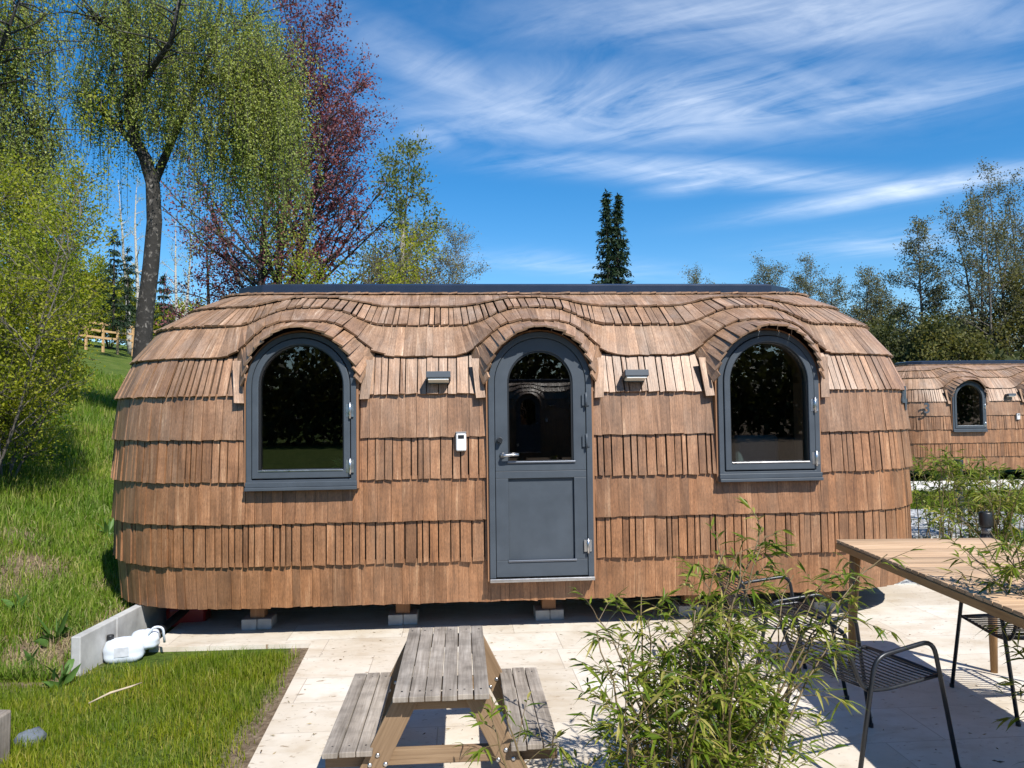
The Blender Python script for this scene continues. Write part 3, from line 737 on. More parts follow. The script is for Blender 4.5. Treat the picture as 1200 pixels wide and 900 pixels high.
def dining():
    e = empty('dining_table', (0, 0, 0), 0, 'pale slatted teak dining table with round tapered legs at the right of the patio', 'table')
    # corners: left edge x~2.22, far edge y~5.4
    c = Vector((2.765, 4.13, 0)); e.location = c; e.rotation_euler = (0, 0, R(-.5)); h = .9
    mb = MB(); n = 34; L = 2.5; W_ = 1.08; bw = L / n
    for k in range(n):
        mb.box((0, -L / 2 + bw * (k + .5), h - .011), (W_ - .012 + random.uniform(-.002, .002), bw - .006, .02), None, 0)
    tt = mb.build('slatted_top', M['teak'], e, .002)
    mb = MB()
    for sx in (-1, 1): mb.box((sx * (W_ / 2 - .012), 0, h - .045), (.022, L - .01, .044), None, 1)
    for sy in (-1, 1): mb.box((0, sy * (L / 2 - .012), h - .045), (W_ - .048, .022, .044), None, 0)
    mb.box((0, 0, h - .04), (.05, L - .05, .03), None, 1)
    mb.build('apron', M['teakleg'], e, .003)
    for sx in (-1, 1):
        for sy in (-1, 1):
            mb = MB(); mb.tube([(sx * (W_ / 2 - .085), sy * (L / 2 - .12), h - .07), (sx * (W_ / 2 - .07), sy * (L / 2 - .10), .5), (sx * (W_ / 2 - .055), sy * (L / 2 - .07), 0)], [.036, .031, .022], 16)
            mb.build('leg', M['teakleg'], e)
    return e
dining()

def smooth_path(pts, rad, n=6):
    """round the corners of a polyline"""
    pts = [Vector(p) for p in pts]; out = [pts[0]]
    for i in range(1, len(pts) - 1):
        a, b, c = pts[i - 1], pts[i], pts[i + 1]
        r = min(rad, (a - b).length * .48, (c - b).length * .48)
        p, q = b + (a - b).normalized() * r, b + (c - b).normalized() * r
        for k in range(n + 1):
            t = k / n; out.append(p * (1 - t) ** 2 + b * 2 * t * (1 - t) + q * t * t)
    return out + [pts[-1]]
def make_chair():
    e = empty('garden_chair', (0, 0, 0), 0, 'x', 'chair', 'dark metal garden chairs round the dining table')
    w = .25                                   # half width; +x is the way it faces
    for sy in (-1, 1):
        mb = MB(); mb.tube(smooth_path([(.30, sy * (w + .04), 0), (.19, sy * (w + .015), .65), (-.17, sy * (w + .015), .605), (-.32, sy * (w + .04), 0)], .075), .0115, 12)
        f = mb.build('side_frame', M['chairmetal'], e)
        for x in (.30, -.32):
            mb = MB(); mb.lathe([(.014, 0), (.0145, .02), (.012, .024)], (x, sy * (w + .04), 0), 10)
            mb.build('foot_cap', M['dark'], f)
    mb = MB()
    prof = [(.255, .462), (.235, .468), (.05, .45), (-.1, .437), (-.215, .447), (-.25, .49), (-.285, .57), (-.315, .66), (-.335, .73)]
    ps = smooth_path([(x, 0, z) for x, z in prof], .05, 3)
    for sy in (-1, 1):
        mb.tube([(p.x, sy * (w - .002), p.z) for p in ps if p.z < .49 or p.x > -.23], .0095, 10)
    mb.tube([(.255, -w, .462), (.262, -w * .5, .464), (.264, 0, .465), (.262, w * .5, .464), (.255, w, .462)], .0095, 10)
    st = mb.build('seat_frame', M['chairmetal'], e)
    seatp = [p for p in ps if p.x > -.22]; backp = [p for p in ps if p.x <= -.22]
    def sample(path, n):
        d = [0]
        for i in range(1, len(path)): d.append(d[-1] + (path[i] - path[i - 1]).length)
        for k in range(n):
            s = d[-1] * (k + .5) / n; i = max(j for j in range(len(d)) if d[j] <= s); i = min(i, len(path) - 2)
            yield path[i].lerp(path[i + 1], (s - d[i]) / max(1e-6, d[i + 1] - d[i]))
    mb = MB()
    for p in sample(seatp, 15): mb.tube([(p.x, -w, p.z + .004), (p.x, -w * .5, p.z - .004), (p.x, 0, p.z - .006), (p.x, w * .5, p.z - .004), (p.x, w, p.z + .004)], .0042, 6)
    mb.build('seat_rods', M['chairmetal'], e)
    mb = MB(); top = backp[-1]
    hoop = [(p.x, -w + .0, p.z) for p in backp] + [(top.x - .006, -w * .6, top.z + .03), (top.x - .008, 0, top.z + .036), (top.x - .006, w * .6, top.z + .03)] + [(p.x, w, p.z) for p in reversed(backp)]
    mb.tube(smooth_path(hoop, .05, 4), .0105, 12)
    bk = mb.build('back_frame', M['chairmetal'], e)
    mb = MB()
    for p in sample(backp[2:], 11): mb.tube([(p.x, -w, p.z), (p.x - .02, -w * .5, p.z), (p.x - .026, 0, p.z), (p.x - .02, w * .5, p.z), (p.x, w, p.z)], .0042, 6)
    mb.build('back_rods', M['chairmetal'], e)
    return e
ch = make_chair()
spots = [((1.815, 4.06), 18, 'front metal armchair with open slatted seat, standing angled at left side of dining table'),
         ((1.74, 5.12), 4, 'dark metal chair between bamboo clump and cabin wall, rods half hidden by leaves'),
         ((3.12, 4.75), 92, 'dark metal chair tucked beneath the overhanging top of the dining table')]
for i, (p, a, lab) in enumerate(spots):
    c = ch if i == 0 else copy_tree(ch)
    c.location = (*p, 0); c.rotation_euler = (0, 0, R(a)); c['label'] = lab

# ------------------------------------------------------------------ retaining wall and clutter at the left
yA, yB = 5.56, 10.8
wall = empty('retaining_wall', (-3.145, yA, 0), 0, 'low pale concrete retaining wall holding the grassy bank beside the cabin', 'wall')
for (a, b) in ((yA, 6.06), (6.075, 7.6), (7.615, 9.2), (9.215, yB)):
    mb = MB(); mb.box((0, (a + b) / 2 - yA, .045), (.07, b - a, .40), None, 1); mb.build('wall_slab', M['concrete'], wall, .008)
e = empty('white_canister', (-2.98, 5.93, -.05), R(20), 'white plastic canister lying in the trench by the low concrete wall', 'canister')
def lumpy(name, c, size, amp, seed, par, mat):
    """rounded plastic body with dents and mould ridges"""
    rg = np.random.default_rng(seed); nu, nv = 40, 22; mb = MB()
    ph = rg.uniform(0, 6.28, 6)
    for i in range(nv + 1):
        v = -math.pi / 2 + math.pi * i / nv
        for k in range(nu):
            u = 2 * math.pi * k / nu
            p = np.array([math.cos(u) * math.cos(v), math.sin(u) * math.cos(v), math.sin(v)])
            q = p / (np.sum(np.abs(p) ** 3.6) ** (1 / 3.6))
            d = 1 + amp * (math.sin(5 * u + ph[0]) * math.cos(4 * v + ph[1]) + .6 * math.sin(9 * u + 3 * v + ph[2]) + .5 * math.sin(11 * v + ph[3]))
            if abs(q[1]) < .07: d += .02
            mb.v.append(tuple(np.array(c) + q * np.array(size) / 2 * d))
    for i in range(nv):
        for k in range(nu): mb.face((i * nu + k, i * nu + (k + 1) % nu, (i + 1) * nu + (k + 1) % nu, (i + 1) * nu + k), None, True)
    return mb.build(name, mat, par)
lumpy('body', (0, 0, .09), (.28, .2, .18), .022, 1, e, M['white'])
lumpy('neck_bulge', (.14, .05, .14), (.2, .17, .14), .03, 2, e, M['white'])
mb = MB(); mb.tube(smooth_path([(.16, -.02, .17), (.20, -.03, .25), (.27, -.03, .24), (.28, -.02, .12)], .05, 5), .009, 10); mb.build('handle', M['white'], e)
mb = MB(); mb.lathe([(.026, 0), (.026, .03), (.022, .036)], (-.1, .02, .172), 14); mb.build('cap', M['dark'], e)
mb = MB(); mb.box((-.01, -.102, .1), (.1, .004, .07)); mb.build('sticker', plain('faded_sticker', (.45, .47, .5), .6, var=.2), e)
e = empty('red_canister', (-2.92, 6.95, -.09), R(8), 'red plastic canister in the shade behind the white one, under the cabin edge', 'canister')
mb = MB(); mb.box((0, 0, .13), (.34, .22, .2)); mb.build('body', M['red'], e, .04, 3)
mb = MB(); mb.tube(smooth_path([(-.1, 0, .22), (-.08, 0, .28), (.08, 0, .28), (.1, 0, .22)], .03, 4), .012, 8); mb.build('handle', M['red'], e)
mb = MB(); mb.tube([(-2.98, 5.98, .02), (-2.95, 6.2, .03), (-2.94, 6.5, .05), (-2.9, 6.9, .12), (-2.6, 7.2, .22)], .035, 12)
tag(mb.build('drain_pipe', M['dark']), 'black drain pipe running from the trench to the underside of the cabin', 'pipe')
mb = MB(); p = at(85, 812, 4.7)
mb.tube([(-2.62, 4.78, .06), (-2.52, 4.84, .10), (-2.44, 4.93, .105), (-2.41, 5.02, .10)], [.004, .007, .006, .003], 7)
tag(mb.build('dry_stick', M['stick']), 'thin dry stick lying in the lawn in front of the concrete wall', 'stick')
mb = MB(); mb.beam((-2.80, 4.12, -.05), (-2.795, 4.12, .25), .17, .15, (0, 1, 0)); 
wp = mb.build('timber_post', M['greywood'], None, .012); tag(wp, 'short weathered timber post end at the lower left edge of the lawn', 'post')
mb = MB(); mb.lathe([(.02, 0), (.07, .02), (.085, .05), (.06, .085), (.02, .1)], (-2.75, 4.42, -.05), 9)
st_ = mb.build('garden_stone', M['stone']); tag(st_, 'small bluish grey stone half hidden in the lawn by the timber post', 'stone')
for v in st_.data.vertices: v.co += Vector((random.uniform(-.012, .012), random.uniform(-.012, .012), random.uniform(-.01, .01)))

# bollard lamps on the right
def bollard():
    e = empty('bollard_light', (0, 0, 0), 0, 'x', 'bollard lamp', 'black bollard lamps in the planting')
    mb = MB(); mb.lathe([(.085, 0), (.085, .012), (.058, .016), (.056, .78)], (0, 0, 0), 24); mb.build('post', M['dark'], e)
    mb = MB(); mb.lathe([(.045, .78), (.045, .86)], (0, 0, 0), 20); mb.build('lens', plain('smoked_lens', (.12, .12, .12), .25), e)
    mb = MB(); mb.lathe([(.06, .86), (.062, .875), (.062, .985), (.055, 1.0)], (0, 0, 0), 24); mb.build('cap', M['dark'], e)
    return e
b1 = bollard(); b1.location = (4.55, 7.45, -.20); b1['label'] = 'black round bollard lamp standing in bamboo just behind the dining table'
b2 = copy_tree(b1); b2.location = (7.0, 12.1, 0); b2['label'] = 'distant black bollard lamp in front of the background cabin window'

# ------------------------------------------------------------------ grass
def blades(name, x, y, h, w, mat, label=None, lean=.35):
    n = len(x); z = T(x, y)
    a = rng.uniform(0, 2 * np.pi, n); S = np.stack([np.cos(a), np.sin(a), np.zeros(n)], 1)
    b = rng.uniform(0, 2 * np.pi, n); Ld = np.stack([np.cos(b), np.sin(b), np.zeros(n)], 1) * (rng.uniform(0, 1, n) ** 1.5 * 2 * lean)[:, None]
    P = np.stack([x, y, z - .01], 1); up = np.array([0, 0, 1.0]); h = h[:, None]; w = np.broadcast_to(w, n)[:, None]
    V = np.empty((n, 5, 3))
    V[:, 0] = P - S * w / 2; V[:, 1] = P + S * w / 2
    m = P + up * h * .6 + Ld * h * .35
    V[:, 2] = m + S * w * .36; V[:, 3] = m - S * w * .36; V[:, 4] = P + up * h * (1 - .3 * np.linalg.norm(Ld, axis=1, keepdims=True)) + Ld * h * 1.1
    bi = (np.arange(n) * 5)[:, None]
    o = np_mesh(name, V.reshape(-1, 3), [(bi + np.array((0, 1, 2, 3)), 4), (bi + np.array((3, 2, 4)), 3)], 0, mat)
    return tag(o, label, None, None, 'stuff')
# foreground lawn
n = 95000
x = rng.uniform(-4.3, -1.3, n); y = 2.9 + 3.5 * rng.uniform(0, 1, n) ** 1.1
dm = dirt_mask(x, y); pn = np.clip(.55 + .45 * wob(x, y, 1.2) / 1.2, .2, 1)
keep = (rng.uniform(0, 1, n) > dm * 1.15) & ~in_patio(x, y, -.035 + .03 * np.abs(wob(x, y, 3.1))) & (x > -.72 * y - .3) & (rng.uniform(0, 1, n) < .45 + .55 * pn) & ~((x > -3.16) & (y > 5.74) & (x < -2.6)) & ~((x > -3.16) & (y > 5.95))
x, y = x[keep], y[keep]
hh = (.045 + .06 * rng.uniform(0, 1, len(x)) ** 1.6) * (.75 + .5 * np.clip(.5 + .5 * wob(x, y, 1.7), 0, 1))
blades('lawn_grass', x, y, hh, rng.uniform(.003, .0065, len(x)), M['grass'], 'fresh green grass of the small lawn left of the patio')
# bank
n = 190000
d = 5.4 + 26 * rng.uniform(0, 1, n) ** 2.0; x = -d * rng.uniform(.30, .74, n); y = d
keep = (x < -3.24) & (rng.uniform(0, 1, n) > dirt_mask(x, y) * .95)
x, y = x[keep], y[keep]
hh = (.06 + .13 * rng.uniform(0, 1, len(x)) ** 2) * (.7 + .6 * np.clip(.5 + .5 * wob(x, y, .8), 0, 1)) * np.clip(y / 7.5, .9, 1.9)
blades('bank_grass', x, y, hh, rng.uniform(.005, .010, len(x)) * np.clip(y / 7, 1, 3.2), M['bankgrass'], 'tufty green grass growing over the bank left of the cabin', .5)
n = 9000
d = 5.5 + 9 * rng.uniform(0, 1, n) ** 1.6; x = -d * rng.uniform(.5, .74, n); y = d
keep = (x < -3.24) & (rng.uniform(0, 1, n) < .12 + .88 * dirt_mask(x, y)); x, y = x[keep], y[keep]
blades('dead_grass', x, y, rng.uniform(.05, .14, len(x)), rng.uniform(.004, .008, len(x)), M['deadgrass'], 'straw coloured dead grass on the bare soil of the bank', 1.0)
n = 34000
x = rng.uniform(4.0, 15, n); y = rng.uniform(10.6, 16.95, n)
keep = ~((y < 13.9) & (x < 8.6) & (x > 3.7)); x, y = x[keep], y[keep]
blades('far_lawn_grass', x, y, rng.uniform(.06, .14, len(x)), .014, M['grass'], 'strip of green lawn in front of the background cabin')

# broad leaved weeds on the bank
def weed(i, x, y, n, L, lab):
    z = float(T(x, y)); e = empty('dock_plant', (x, y, z), 0, lab, 'weed', 'broad leaved weeds on the bank')
    a = rng.uniform(0, 6.28, n); D = np.stack([np.cos(a) * .7, np.sin(a) * .7, rng.uniform(.6, 2.0, n)], 1)
    long_leaves('leaf_rosette', rng.normal(size=(n, 3)) * .02, D, rng.uniform(.6, 1.1, n) * L, rng.uniform(.035, .06, n), M['dock'], e, .35)
    mb = MB(); mb.tube([(0, 0, -.02), (.005, 0, .05), (.0, .01, L * .6)], [.008, .006, .003], 6); mb.build('stem', M['dock'], e)
for i, (px, py, d, n, L, lab) in enumerate([(66, 690, 6.0, 13, .32, 'tall broad leaved dock weed with upright leaves above the concrete wall'),
                            (35, 735, 5.6, 9, .2, 'low broad leaved weed on bare soil left of the concrete wall'),
                            (72, 765, 5.35, 10, .24, 'leafy weed growing at the front foot of the concrete wall'),
                            (20, 660, 6.3, 9, .25, 'pale leaved weed higher on the bank at the left edge'),
                            (128, 545, 9.0, 16, .36, 'bushy weed tuft on the bank next to the cabin corner')]):
    p = at(px, py, d); weed(i, p.x, d, n, L, lab)

# ------------------------------------------------------------------ trees
def polyline(p0, d, length, n, wobble, grav, rg):
    pts = [np.array(p0, float)]; d = unit(np.array(d, float)); st = length / n
    for k in range(n):
        d = unit(d + rg.normal(size=3) * wobble + np.array([0, 0, grav])); pts.append(pts[-1] + d * st)
    return np.array(pts)
def interp(pts, t):
    k = t * (len(pts) - 1); i = int(min(k, len(pts) - 2)); return pts[i] * (1 - (k - i)) + pts[i + 1] * (k - i)
def tree(name, label, base, H, r0, stems=1, spread=.1, crown0=.25, nl=24, llen=lambda t: 1, elev=lambda t: 30, subs=8, slen=.5, leaves=14, lL=.06, lW=.04, leaf=None, brk=None, droop=0, scatter=.1, seed=1, cat='tree', group=None, lwob=.12, lgrav=.02, twigs=True, lean=(0, 0), az=None, downleaf=.0, taper=False):
    rg = np.random.default_rng(seed)
    e = empty(name, tuple(base), 0, label, cat, group)
    mb = MB(); LP, LD = [], []
    for s in range(stems):
        a = rg.uniform(0, 6.28); d0 = np.array([math.cos(a) * spread + lean[0], math.sin(a) * spread + lean[1], 1.0]) if stems > 1 else np.array([lean[0], lean[1], 1.0])
        h = H * (rg.uniform(.78, 1) if stems > 1 and s else 1.0)
        off = np.array([math.cos(a), math.sin(a), 0]) * r0 * (1.2 if stems > 1 else 0)
        st = polyline(off, d0, h, 12, .035, .03, rg)
        r = r0 / math.sqrt(stems) * 1.15 if stems > 1 else r0
        mb.tube([tuple(p) for p in st], [r * (1 - .93 * (k / 12)) for k in range(13)], 9 if r > .05 else 6)
        for k in range(max(1, nl // stems)):
            t = crown0 + (1 - crown0) * ((k + rg.uniform(0, 1)) / (nl // stems)); t = min(t, .985)
            p = interp(st, t); aa = rg.uniform(0, 6.28) if az is None else az(rg)
            el = R(elev(t) + rg.normal() * 8); L = llen(t) * rg.uniform(.7, 1.15)
            lb = polyline(p, (math.cos(aa) * math.cos(el), math.sin(aa) * math.cos(el), math.sin(el)), L, 6, lwob, lgrav, rg)
            rl = max(.008, r * (1 - .93 * t) * .5)
            mb.tube([tuple(q) for q in lb], [rl * (1 - .85 * j / 6) for j in range(7)], 5, False)
            for q in range(max(3, int(subs * (min(1, L / max(.3, llen(.3))) if taper else 1)))):
                tt = rg.uniform(.18, 1); sp = interp(lb, tt); i = min(int(tt * 6), 5); bd = unit(lb[i + 1] - lb[i])
                sd = unit(bd + rg.normal(size=3) * .75 + np.array([0, 0, .1 - droop]))
                sl = slen * rg.uniform(.5, 1.2) * (1.15 - .5 * tt)
                sb = polyline(sp, sd, sl, 3, .15, -droop * .5, rg)
                if twigs: mb.tube([tuple(v) for v in sb], [max(.004, rl * .35), max(.003, rl * .25), .003, .002], 3, False)
                m = rg.poisson(leaves)
                if m:
                    ts = rg.uniform(.15, 1.05, m); k3 = np.clip(ts * 3, 0, 2.999); ii = k3.astype(int); fr = (k3 - ii)[:, None]
                    LP.append(sb[ii] * (1 - fr) + sb[ii + 1] * fr + rg.normal(size=(m, 3)) * scatter)
                    LD.append(rg.normal(size=(m, 3)) + np.array([0, 0, -downleaf]) + bd * .5)
    mb.build('trunk', brk, e)
    if LP:
        P = np.concatenate(LP); D = np.concatenate(LD)
        leaf_mesh('crown', P, D, lL * rg.uniform(.7, 1.3, len(P)), lW * rg.uniform(.7, 1.3, len(P)), leaf, e, .15)
    return e

def strands(starts, lens, spacing, rg, out=None, sway=.12, per=2, jit=.035):
    """hanging twigs: returns leaf bases/directions and polylines"""
    LP, LD, PL = [], [], []
    for p, L in zip(starts, lens):
        n = max(3, int(L / .35)); d = rg.normal(size=3) * .25; d[2] = rg.uniform(-.2, .15)
        pts = [np.array(p)]
        for k in range(n):
            d = d + np.array([rg.normal() * sway * .3, rg.normal() * sway * .3, -.6]); d = unit(d); pts.append(pts[-1] + d * L / n)
        pts = np.array(pts); PL.append(pts)
        m = int(L / spacing) * per
        ts = rg.uniform(0, 1, m) * (n - 1e-3); ii = ts.astype(int); fr = (ts - ii)[:, None]
        LP.append(pts[ii] * (1 - fr) + pts[ii + 1] * fr + rg.normal(size=(m, 3)) * jit); LD.append(rg.normal(size=(m, 3)) * .7 + np.array([0, 0, -.7]))
    return np.concatenate(LP), np.concatenate(LD), PL

def weeping_birch(name, label, d, trunk_px, limbs_px, blobs, n_str, seed, r0, leafL=.047, dy=0.0, maxlen=2.6):
    """trunk and limbs as 3D polylines; blobs: crown masses (centre px,py,depth offset, rx,ry,rz metres, weight)"""
    rg = np.random.default_rng(seed)
    b = at(*trunk_px[0], d); b.z = float(T(b.x, d)) - .05
    e = empty(name, tuple(b), 0, label, 'tree', 'weeping birches on the bank')
    B = np.array(b)
    tp = [np.zeros(3)] + [np.array(at(px, py, d)) - B for px, py in trunk_px[1:]]
    mb = MB(); nT = len(tp); mb.tube([tuple(p) for p in tp], [r0 * (1 - .62 * (k / (nT - 1)) ** 1.2) for k in range(nT)], 12)
    allpts = list(tp)
    for lp in limbs_px:
        pts = [np.array(at(px, py, d + off)) - B for px, py, off in lp[1]]
        mb.tube([tuple(p) for p in pts], [lp[0] * (1 - .75 * k / (len(pts) - 1)) for k in range(len(pts))], 8); allpts += pts
        for k in range(26):
            q = interp(np.array(pts), rg.uniform(.2, 1)); br = polyline(q, rg.normal(size=3) * np.array([1, 1, .4]) + np.array([0, 0, .45]), rg.uniform(.5, 1.6), 5, .12, -.05, rg)
            mb.tube([tuple(v) for v in br], [.022, .018, .014, .01, .007, .004], 5, False)
    wts = np.array([bl[6] for bl in blobs]); wts = wts / wts.sum()
    S, Ls = [], []
    for bl, w in zip(blobs, wts):
        c = np.array(at(bl[0], bl[1], d + bl[2])) - B; n = int(n_str * w)
        u = unit(rg.normal(size=(n, 3))) * (rg.uniform(0, 1, n) ** .42)[:, None]; u[:, 2] = u[:, 2] * .85 + .15
        S.append(c + u * np.array(bl[3:6])); Ls.append(np.clip(rg.gamma(4, .25, n) * bl[7], .35, maxlen * 1.3))
    S = np.concatenate(S); Ls = np.concatenate(Ls)
    P, D, PL = strands(S, Ls, .042, rg, jit=.045)
    for pl in PL: mb.tube([tuple(v) for v in pl[::2]] if len(pl) > 4 else [tuple(v) for v in pl], .005, 3, False)
    mb.build('trunk', M['birchbark'], e)
    leaf_mesh('crown', P, D, leafL * rg.uniform(.7, 1.25, len(P)), leafL * .78 * rg.uniform(.7, 1.2, len(P)), M['birchleaf'], e, .15)
    return e
weeping_birch('birch_tree', 'large weeping birch with stout dark trunk leaning behind the left end of the cabin', 16,
    [(163, 480), (166, 420), (170, 370), (177, 310), (181, 260), (179, 215), (170, 185), (158, 165), (152, 130), (150, 80), (148, 30), (146, -60)],
    [(.095, [(180, 215, 0), (196, 178, .5), (212, 140, .8), (232, 100, 1.2), (248, 60, 1.4), (258, 10, 1.5), (262, -60, 1.5)]),
     (.10, [(152, 120, 0), (170, 90, -.8), (200, 50, -1.4), (215, -20, -1.8)]),
     (.08, [(168, 182, 0), (140, 150, .8), (118, 130, 1.4), (102, 120, 1.8)]),
     (.09, [(232, 100, 1.2), (262, 88, .9), (290, 80, .5), (312, 92, .2), (322, 120, 0)]),
     (.07, [(248, 60, 1.4), (280, 30, 1.9), (310, 10, 2.2)]),
     (.07, [(150, 60, 0), (125, 30, -.6), (105, 20, -1)])],
    [(230, 30, .4, 1.9, 1.7, 1.1, 1.7, 1.0), (300, 75, .3, 1.0, 1.3, .9, 1.35, 1.75), (316, 130, 0, .62, .8, .8, .75, 1.8), (150, 40, -.2, 1.15, 1.4, 1.2, 1.1, 1.1), (118, 110, 1.0, .62, .9, .8, .55, 1.0), (205, 110, .2, 1.1, 1.3, .8, .95, 1.1), (180, -70, 0, 2.4, 2.0, .9, 1.0, 1.2), (258, 160, .6, .7, .9, .6, .4, 1.5)],
    1800, 4, .185)
weeping_birch('birch_tree', 'thin weeping birch hanging over the shrubs at the left edge', 13.5,
    [(-40, 500), (-38, 350), (-30, 200), (-25, 80), (-20, -60)],
    [(.07, [(-30, 200, 0), (-5, 120, .4), (25, 60, .6), (50, 20, .7)]), (.06, [(-28, 150, 0), (0, 60, -.6), (30, -20, -1)]), (.06, [(-30, 230, 0), (0, 190, .2), (30, 160, .4), (50, 150, .5)])],
    [(15, 30, 0, .75, 1.0, .9, 1.0, 1.3), (-20, 100, 0, .7, 1.0, 1.0, .8, 1.4), (38, 150, .3, .52, .8, .8, .9, 1.3), (10, -60, 0, 1.0, 1.0, .6, .5, 1.3), (10, 200, 0, .7, .7, .6, .7, 1.1)],
    620, 9, .11, .044)

def base_on(px, d, py=480):
    p = at(px, py, d); return (p.x, d, float(T(p.x, d)) - .05)
# willow shrubs on the bank
for i, (px, d, H, sd, lab) in enumerate([(-25, 8.8, 4.6, 3, 'tall yellow green willow shrub filling the left edge of the bank'),
                                  (5, 9.6, 2.9, 14, 'leafy rounded willow shrub low on the bank at the left edge'),
                                  (22, 11.0, 4.2, 5, 'yellow green willow shrub with thin arching stems below the thin birch'),
                                  (10, 14.5, 4.9, 6, 'broad yellow green shrub standing higher on the bank below the fence')]):
    tree('willow_shrub', lab, base_on(px, d), H, .05, stems=11, spread=.40, crown0=.10, nl=130, llen=lambda t, H=H: H * .22 * (1.2 - .6 * t), elev=lambda t: 48, subs=10, slen=.42, leaves=21, lL=.042 * (d / 9) ** .4, lW=.024 * (d / 9) ** .4, leaf=M['shrubleaf'], brk=M['greybark'], scatter=.07, seed=sd, cat='shrub', group='willow shrubs on the bank')
# copper beech
def fan(rg): return rg.normal() * .9 + (.0 if rg.uniform() < .72 else math.pi)
tree('copper_beech', 'copper beech with purple red leaves and upswept branches behind the cabin', (at(318, 400, 27).x, 27, float(T(at(318, 400, 27).x, 27)) - .1), 13.6, .30, stems=3, spread=.10, crown0=.12, nl=96, llen=lambda t: 7.4 * (1.10 - t) + .6, elev=lambda t: 24 + 32 * t, subs=21, slen=1.15, leaves=15, lL=.105, lW=.062, leaf=M['beechleaf'], brk=M['darkbark'], scatter=.13, seed=21, lwob=.08, lgrav=.035, az=fan, lean=(.07, 0))
tree('copper_beech', 'second copper beech of dense low red foliage, partly behind the large weeping birch', (at(255, 400, 30).x, 30, float(T(at(255, 400, 30).x, 30)) - .1), 7.4, .2, stems=3, spread=.25, crown0=.2, nl=46, llen=lambda t: 3.2 * (1.1 - t) + .5, elev=lambda t: 30, subs=16, slen=.9, leaves=10, lL=.11, lW=.07, leaf=M['beechleaf'], brk=M['darkbark'], scatter=.15, seed=22)
tree('young_tree', 'slender young tree with fresh green sparse leaves right of the copper beech', (at(446, 400, 24).x, 24, float(T(at(446, 400, 24).x, 24))), 10.2, .12, crown0=.25, nl=44, llen=lambda t: 3.1 * (1.12 - t) + .3, elev=lambda t: 38, subs=13, slen=.85, leaves=11, lL=.10, lW=.06, leaf=M['greenleaf'], brk=M['greybark'], scatter=.1, seed=31)
tree('bushy_tree', 'rounded yellow green bush just behind the cabin roof below the young tree', (at(432, 400, 19).x, 19, 0), 6.6, .1, stems=7, spread=.3, crown0=.2, nl=84, llen=lambda t: 1.1 * (1.15 - .5 * t), elev=lambda t: 40, subs=10, slen=.5, leaves=13, lL=.065, lW=.045, leaf=M['shrubleaf'], brk=M['greybark'], scatter=.12, seed=33, cat='shrub')
tree('bare_willow', 'pale almost bare willow with a round crown of fine twigs behind the roof', (at(512, 400, 22).x, 22, 0), 7.4, .12, stems=6, spread=.26, crown0=.3, nl=130, llen=lambda t: 1.5 * (1.2 - .7 * t), elev=lambda t: 50, subs=22, slen=.85, leaves=8, lL=.06, lW=.03, leaf=M['paleleaf'], brk=M['greybark'], scatter=.05, seed=35)
# bare and pale birches behind the large birch
def birch_thin(px, d, H, r, lab, sd, top):
    e = tree('pale_birch', lab, base_on(px, d), H, r, stems=2, spread=.06, crown0=.35, nl=26, llen=lambda t: 1.6 * (1.1 - t) + .3, elev=lambda t: 40, subs=8, slen=.7, leaves=5, lL=.07, lW=.05, leaf=M['birchleaf'], brk=M['palebark'], scatter=.12, seed=sd, group='pale birches beyond the large birch')
birch_thin(157, 58, 13.5, .26, 'pale twin stemmed birch directly left of the large dark trunk', 41, 0)
birch_thin(214, 48, 9.5, .2, 'small pale birch right of the large dark trunk', 42, 0)
# conifers
def conifer(label, base, H, rad, seed, tops=1, group=None, leaf='needle', dens=1.0, nsz=.22, name='conifer'):
    rg = np.random.default_rng(seed); e = empty(name, base, 0, label, 'conifer', group)
    mb = MB(); LP, LD = [], []
    for s in range(tops):
        ox = (s - (tops - 1) / 2) * rad * .34; h = H * (1 - .015 * s)
        mb.tube([(ox * .3, 0, 0), (ox * .7, 0, h * .4), (ox, 0, h)], [H * .016, H * .011, .01], 8)
        nw = int(H * 3.2 * dens)
        for k in range(nw):
            t = .06 + .94 * (k + rg.uniform()) / nw; z = t * h
            for b in range(7):
                a = rg.uniform(0, 6.28); L = rad * (1.0 - t) ** .85 * rg.uniform(.55, 1.15) + .06
                pl = polyline((ox * min(1, .3 + t), 0, z), (math.cos(a), math.sin(a), -.1 + .3 * t), L, 4, .06, -.1, rg)
                if b < 2: mb.tube([tuple(v) for v in pl], [.02, .016, .012, .008, .004], 4, False)
                m = int((6 + 16 * L) * dens); ts = rg.uniform(0, 1, m) * 3.999; ii = ts.astype(int); fr = (ts - ii)[:, None]
                LP.append(pl[ii] * (1 - fr) + pl[ii + 1] * fr + rg.normal(size=(m, 3)) * .05); LD.append(rg.normal(size=(m, 3)) * .5 + unit(pl[-1] - pl[0]) * .6 + np.array([0, 0, -.45]))
    mb.build('trunk', M['darkbark'], e)
    P = np.concatenate(LP); D = np.concatenate(LD)
    leaf_mesh('crown', P, D, nsz * rg.uniform(.7, 1.3, len(P)), nsz * .33, M[leaf], e, .15)
    return e
p = at(719, 333, 40)
conifer('tall narrow twin topped dark spruce rising behind the middle of the roof', (p.x, 40, 0), 13.4, 1.75, 51, 2, None, 'needle', 1.5)
for i, (px, py, d, H, lab) in enumerate([(134, 268, 48, 6.5, 'small dark spruce above the fence left of the large birch trunk'), (192, 322, 46, 4.6, 'low dark spruce at the cabin roof just right of the large birch trunk'), (150, 292, 52, 5.5, 'small dark spruce directly behind the fence at the large birch trunk')]):
    q = at(px, py, d); conifer(lab, (q.x, d, q.z - H), H, 1.5, 60 + i, 1, 'dark spruces beyond the fence')
